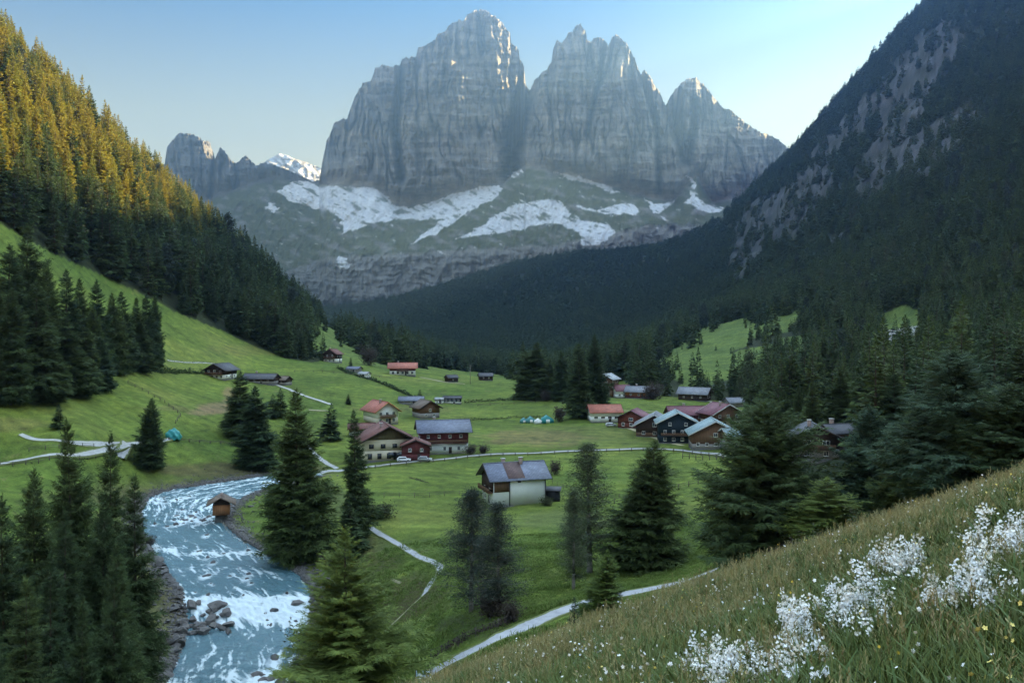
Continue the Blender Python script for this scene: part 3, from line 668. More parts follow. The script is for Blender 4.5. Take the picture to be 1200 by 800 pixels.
def build_forests():
    g = RNG
    def sample(x0, x1, y0, y1, cell):
        nx, ny = int((x1-x0)/cell), int((y1-y0)/cell); XX, YY = np.meshgrid(np.arange(nx), np.arange(ny))
        X = x0+(XX+g.random(XX.shape))*cell; Y = y0+(YY+g.random(YY.shape))*cell; return X.ravel(), Y.ravel()
    pts = []
    for (a, cell, rg) in (((-900,250,330,1300), 6.6, 'near'), ((40,1400,125,1250), 7.0, 'right'), ((-900,1700,1250,2300), 10.5, 'far'), ((-900,1500,2300,3500), 17, 'blue')):
        X, Y = sample(a[0], a[1], a[2], a[3], cell)
        q = CX+F*X/Y; k = (q > -140) & (q < 1340); X, Y = X[k], Y[k]
        Z = terrain(X, Y); px = CX+F*X/Y; py = HY-F*Z/Y
        k = (py < 640) & (py > -170); X, Y, Z, px, py = [v[k] for v in (X,Y,Z,px,py)]
        f, clear, scree, cliff = forest_masks(px, py, X, Y, Z)
        ok = f & ~(clear & (g.random(len(X)) < .93)) & ~scree
        ok &= ~(cliff & (g.random(len(X)) < .80))
        if rg == 'right': ok &= (X > 45) & ~((px < 895) & (py > np.interp(px,[600,720,800,870,895],[462,464,465,472,478])))
        if rg == 'right':   # keep the hollow with the hidden chalet and the grass slope free
            ok &= ~((px > 880) & (px < 1012) & (Y < 262)) & ~((px > 900) & (Y < 165))
        if rg in ('far','blue'): ok &= ~((py < 262) & (px > 300) & (px < 850))
        pts.append(np.stack([X, Y, Z, px, py], 1)[ok])
    P = np.concatenate(pts); P = P[~((P[:,3] < 330) & (P[:,1] < 900) & (g.random(len(P)) < .45))]
    gold = (P[:,3] < 360) & (P[:,1] < 1000) & (g.random(len(P)) < .86*sstep(45, 95, P[:,2]+12*fbm(P[:,0]/40,P[:,1]/40,2,7)))  # high left trees take the needles with painted sunlight
    n = len(P); hh = g.normal(22, 4.5, n).clip(9, 34); hh *= np.where(P[:,1] > 1250, .95, 1.0)
    hh = np.where((P[:,3] < 330) & (P[:,1] < 900), hh*1.32, hh); hh = np.where(g.random(n) < .12, hh*.6, hh)
    size = hh*F/P[:,1]; kp = np.ones(n, bool)
    for kk, pc, ps in ((.35,.94,.97),(.65,.85,.96),(.95,.72,.95)):
        mk = forest_masks(P[:,3], P[:,4]-size*kk, P[:,0], P[:,1], P[:,2]); kp &= ~((mk[1] & (g.random(n) < pc)) | (mk[2] & (g.random(n) < ps))) | (P[:,1] > 2300)
    isl = (~kp) & (g.random(n) < .13+.25*(fbm(P[:,0]/25,P[:,1]/25,2,171) > .22)); hh = np.where(isl, hh*g.uniform(.35,.8,n), hh); size = hh*F/P[:,1]; kp |= isl
    P, hh, size, gold = P[kp], hh[kp], size[kp], gold[kp]; n = len(P)
    vis = (P[:,3] > 2) & (P[:,3] < 1198) & (P[:,4]-size > -size*.5) & (P[:,4] < 560)
    lit = (P[:,3] < 300) & (P[:,4] < np.interp(P[:,3], [0,100,200,300], [212,232,262,300])) & (P[:,1] < 900)
    zone = np.where(lit, 0, np.where((P[:,3] < 460) & (P[:,1] < 900), 1, np.where((P[:,3] >= 460) & (P[:,3] < 760) & (P[:,1] < 1100), 2, np.where((P[:,1] < 1250) & (P[:,3] >= 700), 3, 9))))
    # trees whose top half is hidden by the trees right in front would show nothing: take one per small cell of view
    chosen = np.zeros(n, bool)
    for z, cnt in ((0,62),(1,62),(2,26),(3,78)):
        ids = np.where((zone == z) & vis)[0]; ids = ids[np.argsort(-size[ids]*(1+.25*g.random(len(ids))))]
        got = []; 
        for i in ids:
            tx, ty = P[i,3], P[i,4]-size[i]
            hid = False
            for j in got:
                if abs(P[j,3]-tx) < size[j]*.10 and P[j,4]-size[j]*1.02 < ty+2 and P[j,1] < P[i,1]: hid = True; break
            if not hid: got.append(i)
            if len(got) >= cnt: break
        chosen[got] = True
    lab = {0: ('golden sunlit spruce in the forest at the top left of the photo', 'sunlit spruces on the upper left slope'),
           1: ('dark green spruce of the shaded forest above the left meadow', 'spruces of the shaded left forest'),
           2: ('dark spruce in the low forest band behind the meadow crest in the valley centre', 'spruces of the forest band in the valley centre'),
           3: ('dark spruce on the shaded forest slope at the right', 'spruces of the right forest slope')}
    for i in np.where(chosen)[0]:
        z = int(zone[i]); big = size[i] > 55
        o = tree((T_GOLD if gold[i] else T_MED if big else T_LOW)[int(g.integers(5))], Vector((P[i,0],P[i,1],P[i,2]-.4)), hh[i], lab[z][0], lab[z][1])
    r0 = ~chosen; r = r0 & ~gold
    def st(name, k, ms, wide=1.0):
        s = hh[k]/20; S = np.stack([s*wide*g.uniform(.85,1.2,len(s)), s*wide*g.uniform(.85,1.2,len(s)), s], 1)
        Q = P[k,:3].copy(); Q[:,2] -= .4
        scatter_stuff(name, Q, S, g.random(len(s))*6.28, ms)
    med = r & (size > 45); low = r & (size <= 45) & (P[:,1] < 1250); tiny = r & (P[:,1] >= 1250)
    larch_k = g.random(n) < .05
    st('forest', r & ((size > 42) & ~larch_k), [t[1] for t in T_MED]); 
    st('slope_forest', low & ~larch_k, [t[1] for t in T_LOW]); st('larch_forest', r & larch_k & (P[:,1] < 1250), [t[1] for t in T_LARF])
    st('distant_forest', tiny & (P[:,1] < 2300), [t[1] for t in T_LOW[:2]+T_TINY], 1.15); st('far_forest', tiny & (P[:,1] >= 2300), [t[1] for t in T_TINY], 1.5); st('sunlit_forest', r0 & gold, [t[1] for t in T_GOLD])
    print('forest', n, 'individual', chosen.sum(), 'tiny', tiny.sum())
# ------------------------------------------------------------------ water
def resample(pts, n):
    P = np.array(pts, float); s = np.concatenate([[0], np.cumsum(np.hypot(*np.diff(P, axis=0).T))]); t = np.linspace(0, s[-1], n)
    return np.stack([np.interp(t, s, P[:,k]) for k in range(P.shape[1])], 1)
def smooth_line(pts, n, it=2):
    P = np.array(pts, float)
    for _ in range(it):
        q = P[:-1]*.75+P[1:]*.25; r = P[:-1]*.25+P[1:]*.75; P = np.concatenate([P[:1], np.stack([q,r],1).reshape(-1,P.shape[1]), P[-1:]])
    return resample(P, n)
ROCKS_IN = []
def build_river():
    n, m = 900, 110
    A = smooth_line(BL, n, 3); B = smooth_line(BR, n, 3); t = np.linspace(-.06, 1.06, m)[None,:,None]
    P = A[:,None]*(1-t)+B[:,None]*t; X, Y = P[...,0], P[...,1]
    s = np.linspace(0, 1, n)[:,None]*np.ones((1,m)); L = np.cumsum(np.concatenate([[0], np.hypot(*np.diff((A+B)/2, axis=0).T)]))[:,None]*np.ones((1,m))
    W = np.hypot(*(A-B).T)[:,None]; tt = t[...,0]*W
    Y0 = Y; Y = Y + 4.0*fbm(X/9, Y/14, 2, 33) + .12*(X+45)
    rap = np.exp(-((Y-154.5)/4.2)**2) + .55*np.exp(-((Y-183)/3.5)**2)+.35*np.exp(-((Y-170)/2.5)**2)+.35*np.exp(-((Y-132)/9)**2)+.35*sstep(195, 215, Y)
    Y = Y0
    wv = .24*fbm(tt/1.7, L/3.2, 4, 5) + .42*rap*fbm(tt/1.1, L/.9, 4, 7) + .22*rap*ridged(tt/2.6, L/1.3, 3, 9) + .06*fbm(X/.5, Y/.9, 2, 2)
    Z = wz(Y) + wv + .1
    wq = 2.2*fbm(tt/7, L/11, 3, 3); st = fbm((tt+wq)/1.15, (L+2*wq)/12, 5, 11, .62); br = ridged((tt+wq)/6, (L+1.5*wq)/3.4, 4, 13, .6)
    f2 = fbm((tt+wq)/.5, (L+wq)/2.2, 3, 15); foam = .70*sstep(.06, .55, st+.34*rap+.25*f2-.02) + .85*sstep(.42,1.0,rap+.8*st+.35*br+.3*f2) + .35*sstep(.35,.7,br+.4*f2)*(.4+rap)
    for (x, y, r) in ROCKS_IN:
        d = np.hypot(X-x, (Y-y+r*.6)*.6); foam = foam + .8*np.exp(-(d/(r*1.1))**2)
    foam = np.clip(foam, 0, 1)
    i = (np.arange(n-1)[:,None]*m+np.arange(m-1)[None]).ravel()
    mt, nt, b, N, Lk = new_mat('river_water'); pset(b, rough=.16, spec=.6)
    at_ = N.new('ShaderNodeAttribute'); at_.attribute_name = 'foam'
    n1 = noise_node(nt, 4.5, 8, .75, dist=.4); f = N.new('ShaderNodeMath'); f.operation = 'MULTIPLY_ADD'; f.inputs[1].default_value = 1.5; f.inputs[2].default_value = -.70
    Lk.new(n1.outputs['Fac'], f.inputs[0]); ad = N.new('ShaderNodeMath'); ad.operation = 'ADD'; ad.use_clamp = True; Lk.new(f.outputs[0], ad.inputs[0]); Lk.new(at_.outputs['Fac'], ad.inputs[1])
    ml = N.new('ShaderNodeMath'); ml.operation = 'MULTIPLY'; ml.use_clamp = True; Lk.new(ad.outputs[0], ml.inputs[0]); Lk.new(at_.outputs['Fac'], ml.inputs[1])
    Lk.new(mixc(nt, ml.outputs[0], (.070,.150,.18), (.62,.70,.73)), b.inputs['Base Color'])
    r_ = N.new('ShaderNodeMath'); r_.operation = 'MULTIPLY_ADD'; r_.inputs[1].default_value = .6; r_.inputs[2].default_value = .14; Lk.new(ml.outputs[0], r_.inputs[0]); Lk.new(r_.outputs[0], b.inputs['Roughness'])
    bump(nt, b, n1.outputs['Fac'], .8, .25)
    me = mesh_np('river_water', np.stack([X,Y,Z],-1).reshape(-1,3), np.stack([i,i+1,i+m+1,i+m],1), mt, True, {'foam': foam.ravel()})
    tag(obj('river_water', me), kind='structure')

def rock_mesh(seed, flat=.7):
    bm = bmesh.new(); bmesh.ops.create_icosphere(bm, subdivisions=3, radius=1); g = np.random.default_rng(seed)
    co = np.array([v.co[:] for v in bm.verts])
    for _ in range(16):   # chip planes off
        d = unit(g.normal(0,1,3)); k = g.uniform(.42,.72); s = co@d; co = co-np.maximum(s-k,0)[:,None]*d*.98
    nrm = 1+.06*fbm(co[:,0]*2+seed, co[:,1]*2+co[:,2]*1.7, 3, seed)
    co = co*nrm[:,None]*np.array([1,g.uniform(.65,.9),flat*g.uniform(.7,1.1)])
    for v, c in zip(bm.verts, co): v.co = c
    me = bpy.data.meshes.new('boulder'); bm.to_mesh(me); bm.free(); me.materials.append(M_ROCK); return me
M_ROCK = simple('river_rock', (.135,.125,.12), .45, 1.4, .85, .35, .9, .12)
M_ROCKW = simple('wet_rock', (.06,.055,.055), .45, 1.4, .35, .5, .9, .1)
M_PALE = simple('pale_stone', (.42,.41,.39), .3, 1.5, .9, .2, .8, .1)
def build_rocks():
    ms = [rock_mesh(200+i) for i in range(7)]
    wet = []
    for me in ms[:4]:
        c = me.copy(); c.materials.clear(); c.materials.append(M_ROCKW); wet.append(c)
    g = np.random.default_rng(5)
    def rock(x, y, z, r, label, group, meshes=ms):
        o = obj('boulder', meshes[int(g.integers(len(meshes)))]); o.location = (x,y,z); o.scale = [r*g.uniform(.8,1.25) for _ in range(3)]
        o.rotation_euler = (g.normal(0,.25), g.normal(0,.25), g.random()*6.28); tag(o, label, 'boulder', group)
    def pxr(px, py, r, label, group, meshes=ms, lift=.1, inr=True):
        x, y = px_water(px, py); rock(x, y, max(wz(y), zat(x,y))+lift*r, r, label, group, meshes)
        if inr: ROCKS_IN.append((x, y, r))
    # the rock island beside the rapids
    for i in range(26):
        px, py = g.uniform(224,268), g.uniform(706,746); pxr(px, py, g.uniform(.8,1.9), 'grey angular boulder in the rock heap left of the white rapids', 'boulders of the rock heap by the rapids', lift=.35, inr=False)
    pxr(322, 772, 1.3, 'lone dark boulder in the lower river right of the centre', None, wet); pxr(348, 706, 1.5, 'big pale-streaked boulder at the right end of the rapids', None)
    pxr(240, 675, .9, 'small dark boulder alone in the calm reach above the rapids', None, wet); pxr(320, 716, 1.0, 'dark boulder in the middle of the white rapids', None, wet)
    for i in range(15): pxr(g.uniform(183,232), g.uniform(582,590) , g.uniform(.35,.9), 'dark wet stone in the row across the upper river', 'wet stones in the upper river', wet)
    for i in range(20): pxr(g.uniform(203,246), g.uniform(604,616) , g.uniform(.4,1.1), 'dark wet stone in the clump beside the river hut', 'wet stones beside the river hut', wet)
    for i in range(9): pxr(g.uniform(225,330), g.uniform(563,571) , g.uniform(.3,.7), 'small wet stone in the far bend of the river', 'wet stones in the far bend', wet)
    for i in range(10): pxr(g.uniform(180,300), g.uniform(625,690), g.uniform(.2,.5), 'small wet stone poking out of the middle reach', 'wet stones in the middle reach', wet)
    for i in range(34):
        py = g.uniform(585, 700); lx, rx = np.interp(py, [585,622,655,700], [178,175,195,225]), np.interp(py, [585,622,655,700], [255,262,310,350]); pxr(lx+(rx-lx)*g.random(), py, g.uniform(.35,1.05), 'dark boulder breaking the current between the upper bend and the white rapids', 'boulders in the current above the rapids', wet, lift=.15)
    for i in range(12): pxr(g.uniform(290,350), g.uniform(716,735), g.uniform(.3,.8), 'wet stone washed over by the white rapids', 'wet stones in the rapids', wet, lift=-.1)
    for i in range(14): pxr(g.uniform(300,345), g.uniform(778,820), g.uniform(.6,1.5), 'grey boulder at the lower right edge of the river', 'boulders at the lower right river edge')
    for i in range(64):
        py = g.uniform(640, 800); lx = np.interp(py, [600,622,655,690,722,760,800], [163,163,180,208,216,210,190]); pxr(lx-g.exponential(9)+4, py, g.uniform(.45,1.5), 'dark grey boulder on the rocky left shore beside the lower river', 'boulders of the rocky left shore', lift=.3, inr=False)
    # banks
    A = smooth_line(BL, 200, 3); B = smooth_line(BR, 200, 3)
    for line, side, lbl, grp, cnt, s0 in ((A,-1,'grey boulder on the left bank of the river','boulders on the left river bank',40,70),(B,1,'grey boulder on the right bank of the river','boulders on the right river bank',74,40)):
        for i in range(cnt):
            k = int(g.integers(s0, 190)); p = line[k]; c = (A[k]+B[k])/2; d = unit(p-c); off = g.exponential(1.5)-.5; q = p+d*off
            r = g.uniform(.35,1.35) if side < 0 else g.uniform(.35,1.2)
            rock(q[0], q[1], max(zat(q[0],q[1]), wz(q[1]))+.12*r, r, lbl, grp)
    # shingle between the boulders
    P=[];S=[]
    for line in (A,B):
        for i in range(5200):
            k = int(g.integers(5,198)); p = line[k]; c = (A[k]+B[k])/2; q = p+unit(p-c)*(g.exponential(1.6)-.7); P.append((q[0],q[1],0)); S.append(g.uniform(.12,.60))
    P = np.array(P); P[:,2] = terrain(P[:,0],P[:,1]); P[:,2] += .05; S = np.array(S)
    scatter_stuff('river_shingle', P, np.stack([S,S,S],1), g.random(len(S))*6.28, ms, tilt=.3)
    # scree boulders on the slope at right
    for pl in SCREE[:1]:
        n = 0; P=[];S=[]
        while n < 500:
            x, y = g.uniform(1015,1088), g.uniform(380,410)
            if inpoly(np.array([x]),np.array([y]),pl)[0]:
                q = ground(round(x), round(y,1), 300); P.append(q[:]); S.append(g.uniform(.8,2.6)); n += 1
        S = np.array(S); ms2 = []
        for me in ms[:3]:
            c = me.copy(); c.materials.clear(); c.materials.append(M_PALE); ms2.append(c)
        scatter_stuff('scree_stones', np.array(P), np.stack([S,S,S],1), g.random(len(S))*6.28, ms2, tilt=.3)

# ------------------------------------------------------------------ roads and paths
def road_mat(name, col, verge, mid):
    m, nt, b, N, L = new_mat(name); pset(b, rough=.92, spec=.2)
    a = N.new('ShaderNodeAttribute'); a.attribute_name = 'across'; n = noise_node(nt, .9, 6, .7); n2 = noise_node(nt, 6, 3, .6)
    base = ramp(nt, n.outputs['Fac'], [(.28, tuple(np.array(col)*.72)), (.5, col), (.75, tuple(np.minimum(np.array(col)*1.2,.9)))])
    ad = N.new('ShaderNodeMath'); ad.operation = 'MULTIPLY_ADD'; ad.inputs[1].default_value = .55; L.new(n.outputs['Fac'], ad.inputs[0]); L.new(a.outputs['Fac'], ad.inputs[2])
    e = ramp(nt, ad.outputs[0], [(.94,(0,0,0)),(1.12 if False else 1.0,(1,1,1))]); c = mixc(nt, e, base, verge)
    if mid:
        k = ramp(nt, a.outputs['Fac'], [(.0,(1,1,1)),(.16,(.8,.8,.8)),(.26,(0,0,0))]); q = ramp(nt, n2.outputs['Fac'], [(.42,(0,0,0)),(.6,(1,1,1))]); c = mixc(nt, mixc(nt, 1.0, k, q, 'MULTIPLY'), c, verge)
    L.new(c, b.inputs['Base Color']); bump(nt, b, n2.outputs['Fac'], .6, .05); return m
M_ROAD = road_mat('road_gravel', (.37,.365,.36), (.13,.15,.05), False)
M_LANE = road_mat('lane_gravel', (.36,.36,.38), (.13,.15,.05), False)
M_DIRT = road_mat('dirt_track', (.30,.25,.18), (.13,.16,.05), True)
def strip(name, pxs, width, mat, off=.10, edge=.32, world=False):
    P = [ground(float(a), float(b), 60)[:2] for a, b in pxs] if not world else pxs
    P = smooth_line(P, max(40, int(sum(math.dist(P[i],P[i+1]) for i in range(len(P)-1))/.9)), 2)
    d = unit(np.gradient(P, axis=0)); nr = np.stack([d[:,1], -d[:,0]], 1); w = np.linspace(-.5,.5,11)
    wd = width*(1+edge*fbm(np.arange(len(P))/9, np.arange(len(P))*0, 2, 7))
    X = P[:,0:1]+nr[:,0:1]*w*wd[:,None]; Y = P[:,1:2]+nr[:,1:2]*w*wd[:,None]; Z = terrain(X, Y)
    Z = Z*.25+.75*Z.mean(1, keepdims=True) if width > 2 else Z
    Z = np.maximum(Z, terrain(X, Y)) + off
    V = np.stack([X,Y,Z],-1); lo = V[:,[0,-1]].copy(); lo[...,2] -= .5
    V = np.concatenate([lo[:,:1], V, lo[:,1:]], 1); n, m = V.shape[:2]; i = (np.arange(n-1)[:,None]*m+np.arange(m-1)[None]).ravel()
    ac = np.repeat(np.concatenate([[1.],np.abs(w)*2,[1.]])[None], n, 0); tag(obj(name, mesh_np(name, V.reshape(-1,3), np.stack([i,i+1,i+m+1,i+m],1), mat, False, {'across': ac.ravel()})), kind='structure'); return P
ROADS = {}
def build_roads():
    ROADS['main'] = strip('road', [(372,557),(400,552),(430,548),(470,544),(520,538.5),(560,534),(600,532),(640,531),(700,528),(760,525.5),(800,528),(850,533),(880,540)], 3.6, M_ROAD, .25)
    ROADS['left'] = strip('road', [(-60,544),(0,541),(40,538.5),(80,536),(110,532),(135,527.5),(155,521),(200,515)], 2.3, M_ROAD, .25)
    ROADS['left2'] = strip('road', [(24,509),(45,516.5),(80,520.5),(110,521.5),(152,520)], 1.9, M_ROAD, .2)
    strip('road', [(150,521),(146,528),(140,537)], 3.4, M_ROAD, .3)
    ROADS['lane'] = strip('lane', [(455,840),(480,812),(505,793),(530,778),(560,762),(600,744),(640,724.5),(680,709),(730,697),(780,687),(815,678),(840,668)], 3.0, M_LANE, .15)
    strip('footpath', [(434,618),(455,631),(480,644.5),(505,657),(517,664),(514,671),(506,681),(497,697)], 1.5, M_LANE, .12)
    strip('footpath', [(497,697),(480,712),(466,726),(450,740)], .7, M_DIRT, .1); strip('footpath', [(400,699),(425,686),(446,677),(470,683)], .6, M_DIRT, .1)
    strip('road', [(300,447),(318,449),(335,455),(352,462),(370,468),(388,474)], 3.0, M_ROAD, .15)
    strip('dirt_track', [(362,480.5),(384,481.5)], 3, M_DIRT); strip('dirt_track', [(492,442),(508,445),(522,448),(545,450)], 3, M_DIRT)
    strip('dirt_track', [(733,501),(752,507),(772,515),(800,522)], 2.6, road_mat('pale_track', (.52,.46,.28), (.2,.2,.08), False)); strip('road', [(832,470),(846,476),(849,481),(847,489)], 2.4, M_ROAD)
    strip('dirt_track', [(725,481),(745,482),(770,482)], 2.5, M_DIRT)
    strip('footpath', [(196,422),(230,425),(262,427)], 1.6, M_ROAD); strip('footpath', [(360,522),(368,531),(380,541),(395,549)], 2.0, M_ROAD)
# ------------------------------------------------------------------ buildings
def roof_mat(name, col, var=.25, rows=.35):
    if name in _mc: return _mc[name]
    m, nt, b, N, L = new_mat(name); pset(b, rough=.7, spec=.3)
    tc = N.new('ShaderNodeTexCoord'); br = N.new('ShaderNodeTexBrick'); L.new(tc.outputs['Object'], br.inputs['Vector'])
    br.inputs['Scale'].default_value = 1; br.inputs['Brick Width'].default_value = .8; br.inputs['Row Height'].default_value = rows; br.inputs['Mortar Size'].default_value = .03
    c = np.array(col); br.inputs['Color1'].default_value = (*c,1); br.inputs['Color2'].default_value = (*(c*(1-var)),1); br.inputs['Mortar'].default_value = (*(c*.45),1)
    n = noise_node(nt, .5, 6, .7); v = ramp(nt, n.outputs['Fac'], [(.3,(.72,.72,.74)),(.7,(1.2,1.18,1.15))])
    L.new(mixc(nt, 1.0, br.outputs['Color'], v, 'MULTIPLY'), b.inputs['Base Color']); bump(nt, b, br.outputs['Fac'], -.5, .05)
    _mc[name] = m; return m
def timber(name, col): return simple(name, col, .4, 1.0, .85, .2, .7, .04, stretch=(5,5,.6))
W_WHITE = simple('white_plaster', (.80,.80,.78), .08, .7, .9, .2, .3, .02); W_CREAM = simple('cream_plaster', (.62,.55,.43), .1, .7, .9, .2, .3, .02); W_GREY = simple('grey_plaster', (.30,.28,.27), .18, .7, .9)
W_YEL = simple('ochre_plaster', (.55,.40,.20), .15, .7, .9); W_DARK = timber('dark_timber', (.055,.035,.027)); W_RED = timber('red_brown_timber', (.16,.05,.035)); W_BRN = timber('brown_timber', (.16,.09,.055)); W_ORG = timber('orange_timber', (.34,.15,.07)); W_NAVY = timber('blue_black_timber', (.018,.030,.042))
W_MAR = timber('maroon_timber', (.12,.035,.035)); W_STONE = simple('stone_plinth', (.13,.125,.12), .4, 1.6, .95, .1, .9, .06)
R_GREY = roof_mat('blue_grey_roof', (.20,.22,.29)); R_DGREY = roof_mat('dark_grey_roof', (.105,.105,.12)); R_RED = roof_mat('salmon_tile_roof', (.48,.17,.12)); R_RBR = roof_mat('red_brown_roof', (.20,.085,.07)); R_TEAL = roof_mat('teal_metal_roof', (.30,.40,.42)); R_BRN = roof_mat('brown_shingle_roof', (.17,.125,.095)); R_MAR = roof_mat('maroon_roof', (.24,.10,.12)); R_PALE = roof_mat('pale_metal_roof', (.46,.48,.50)); R_RUST = roof_mat('rusty_roof', (.15,.095,.09)); R_LGREY = roof_mat('light_grey_roof', (.26,.27,.30))
M_FRAME = simple('white_frame_paint', (.75,.75,.72), .1, 2); M_FRAMED = simple('dark_frame_paint', (.05,.035,.03), .2, 2); M_TRIM = simple('pale_roof_edge', (.50,.49,.47), .15, 2)
M_GLASS = simple('window_glass', (.025,.032,.042), .3, .6, .08, .8, 0); M_BRICK = simple('chimney_render', (.30,.22,.19), .3, 3); M_GREEN = simple('green_shutter', (.05,.11,.06), .2, 3); M_METALP = simple('downpipe_metal', (.05,.05,.055), .2, 3, .5, .5)
M_BLACK = simple('black_boards', (.012,.012,.014), .3, 2); M_TEALP = simple('teal_tarpaulin', (.03,.24,.24), .25, 1, .5, .4, .5, .1)

def chalet(label, px, py, L, W, hw, rise, yaw, lower, upper, roof, split=.5, ov=.9, ove=1.1, rows=None, gable=None, balc=(), chim=1, shut=None, frame=None, name='chalet', cat='house', skip=60, trim=None, door='f', annex=None, pipe=False, Y=None, group=None, patch=None, timber_from=None, dz=0, plinth=W_STONE):
    """L along the ridge (local x), W across; yaw turns the wall that faces the camera"""
    P = ground(float(px), float(py), skip) if Y is None else at(px, Y); a = R(yaw)
    ext = abs(math.sin(a))*L/2 + abs(math.cos(a))*W/2
    r = empty(name, (P.x*(1+ext/P.y), P.y+ext, P.z+dz), a); tag(r, label, cat, group)
    fr = frame or M_FRAME; hs = hw*split; t = .24
    MB().box(-L/2-.05, L/2+.05, -W/2-.05, W/2+.05, -3.5, .35).build('plinth', plinth, r)
    if split > 0: MB().box(-L/2, L/2, -W/2, W/2, .3, hs).build('lower_wall', lower, r)
    b = MB(); b.prism([(-W/2-.06,hs),(W/2+.06,hs),(W/2+.06,hw),(0,hw+rise-.02),(-W/2-.06,hw)], -L/2-.06, L/2+.06, 'x'); b.build('upper_wall', upper, r)
    sl = rise/(W/2+.06); zt = hw+rise; b = MB()
    for s in (-1,1): b.prism([(0,zt),(s*(W/2+ov),zt-sl*(W/2+ov)),(s*(W/2+ov),zt-sl*(W/2+ov)+t),(0,zt+t)], -L/2-ove, L/2+ove, 'x')
    b.box(-L/2-ove, L/2+ove, -.14, .14, zt+t-.08, zt+t+.07)
    ro = b.build('roof', roof, r)
    b = MB(); x1 = L/2+ove
    for sx in (-1,1):
        for s in (-1,1): b.prism([(0,zt-.12),(s*(W/2+ov+.03),zt-.12-sl*(W/2+ov+.03)),(s*(W/2+ov+.03),zt-sl*(W/2+ov+.03)+t+.04),(0,zt+t+.04)], sx*x1-(.02 if sx > 0 else .07), sx*x1+(.07 if sx > 0 else .02), 'x')
    b.build('bargeboard', trim or M_FRAMED, r)
    if patch:   # a darker re-roofed field on the near slope
        x0p, x1p = patch; b = MB(); s = -1
        b.prism([(-.15,zt+t-sl*.15+.02),(s*(W/2+ov-.5),zt-sl*(W/2+ov-.5)+t+.02),(s*(W/2+ov-.5),zt-sl*(W/2+ov-.5)+t+.07),(-.15,zt+t-sl*.15+.07)], x0p, x1p, 'x'); b.build('roof_patch', R_RUST, r)
    for i in range(chim):
        cx = (-.18 if i == 0 else .12)*L; cy = (.12 if i == 0 else -.06)*W; zc = zt-sl*abs(cy)
        c = MB().box(cx-.4, cx+.4, cy-.35, cy+.35, zc-.6, zc+1.35+t).build('chimney', M_BRICK, ro); MB().box(cx-.52, cx+.52, cy-.47, cy+.47, zc+1.36+t, zc+1.48+t).build('chimney_cap', M_TRIM, r)
    def wall_M(side):
        if side == 'f': return Matrix(((1,0,0,0),(0,1,0,-W/2),(0,0,1,0),(0,0,0,1))), L
        if side == 'b': return Matrix(((-1,0,0,0),(0,-1,0,W/2),(0,0,1,0),(0,0,0,1))), L
        if side == 'l': return Matrix(((0,1,0,-L/2),(-1,0,0,0),(0,0,1,0),(0,0,0,1))), W
        return Matrix(((0,-1,0,L/2),(1,0,0,0),(0,0,1,0),(0,0,0,1))), W
    def window(side, u, z, w, h, sh=None):
        M, _ = wall_M(side); o = .06 if z-h/2 >= hs-.05 else .0
        b = MB(); e = .09
        for (x0,x1,z0,z1) in ((u-w/2,u+w/2,z+h/2-e,z+h/2),(u-w/2,u+w/2,z-h/2,z-h/2+e),(u-w/2,u-w/2+e,z-h/2+e,z+h/2-e),(u+w/2-e,u+w/2,z-h/2+e,z+h/2-e),(u-.03,u+.03,z-h/2+e,z+h/2-e)): b.box(x0,x1,-.07-o,.02-o,z0,z1,M)
        b.box(u-w/2-.08,u+w/2+.08,-.16-o,.01-o,z-h/2-.07,z-h/2-.005,M)
        wo = b.build('window', fr, r); MB().box(u-w/2+e,u+w/2-e,-.035-o,.0-o,z-h/2+e,z+h/2-e,M).build('pane', M_GLASS, wo)
        if sh:
            for s in (-1,1): MB().box(u+s*(w*.75)-w*.22,u+s*(w*.75)+w*.22,-.05-o,-.003-o,z-h/2,z+h/2,M).build('shutter', sh, r)
    for side, z, n, w, h in (rows or []):
        _, ln = wall_M(side); sp = ln/(n+.35)
        for i in range(n): window(side, (i-(n-1)/2)*sp, z, w, h, shut)
    if door:
        M, ln = wall_M(door); u = ln*.12; d = MB().box(u-.5,u+.5,-.07,.0,.36,2.4,M).build('door', M_FRAMED, r); MB().box(u+.32,u+.40,-.12,-.075,1.3,1.42,M).build('handle', M_TRIM, d)
    for side, z, k in balc:
        M, ln = wall_M(side); q = ln*k/2; bb = MB(); bb.box(-q,q,-1.25,-.07,z-.16,z,M)
        bo = bb.build('balcony', upper if upper is not W_WHITE else W_BRN, r); rl = MB(); rl.box(-q,q,-1.27,-1.19,z+.88,z+.98,M)
        for s in (-1,1): rl.box(s*q-.04,s*q+.04,-1.27,-.07,z+.88,z+.98,M)
        nb = int(2*q/.28)
        for i in range(nb+1): u = -q+i*2*q/nb; rl.box(u-.09,u+.09,-1.25,-1.21,z,z+.88,M)
        rl.build('railing', W_BRN if upper is not W_BRN else W_DARK, bo)
    if pipe:
        M, ln = wall_M('f')
        for u in pipe: MB().bar((u,-W/2-.14,.0),(u,-W/2-.14,hw-.2),.13,8).build('downpipe', M_METALP, r)
    return r

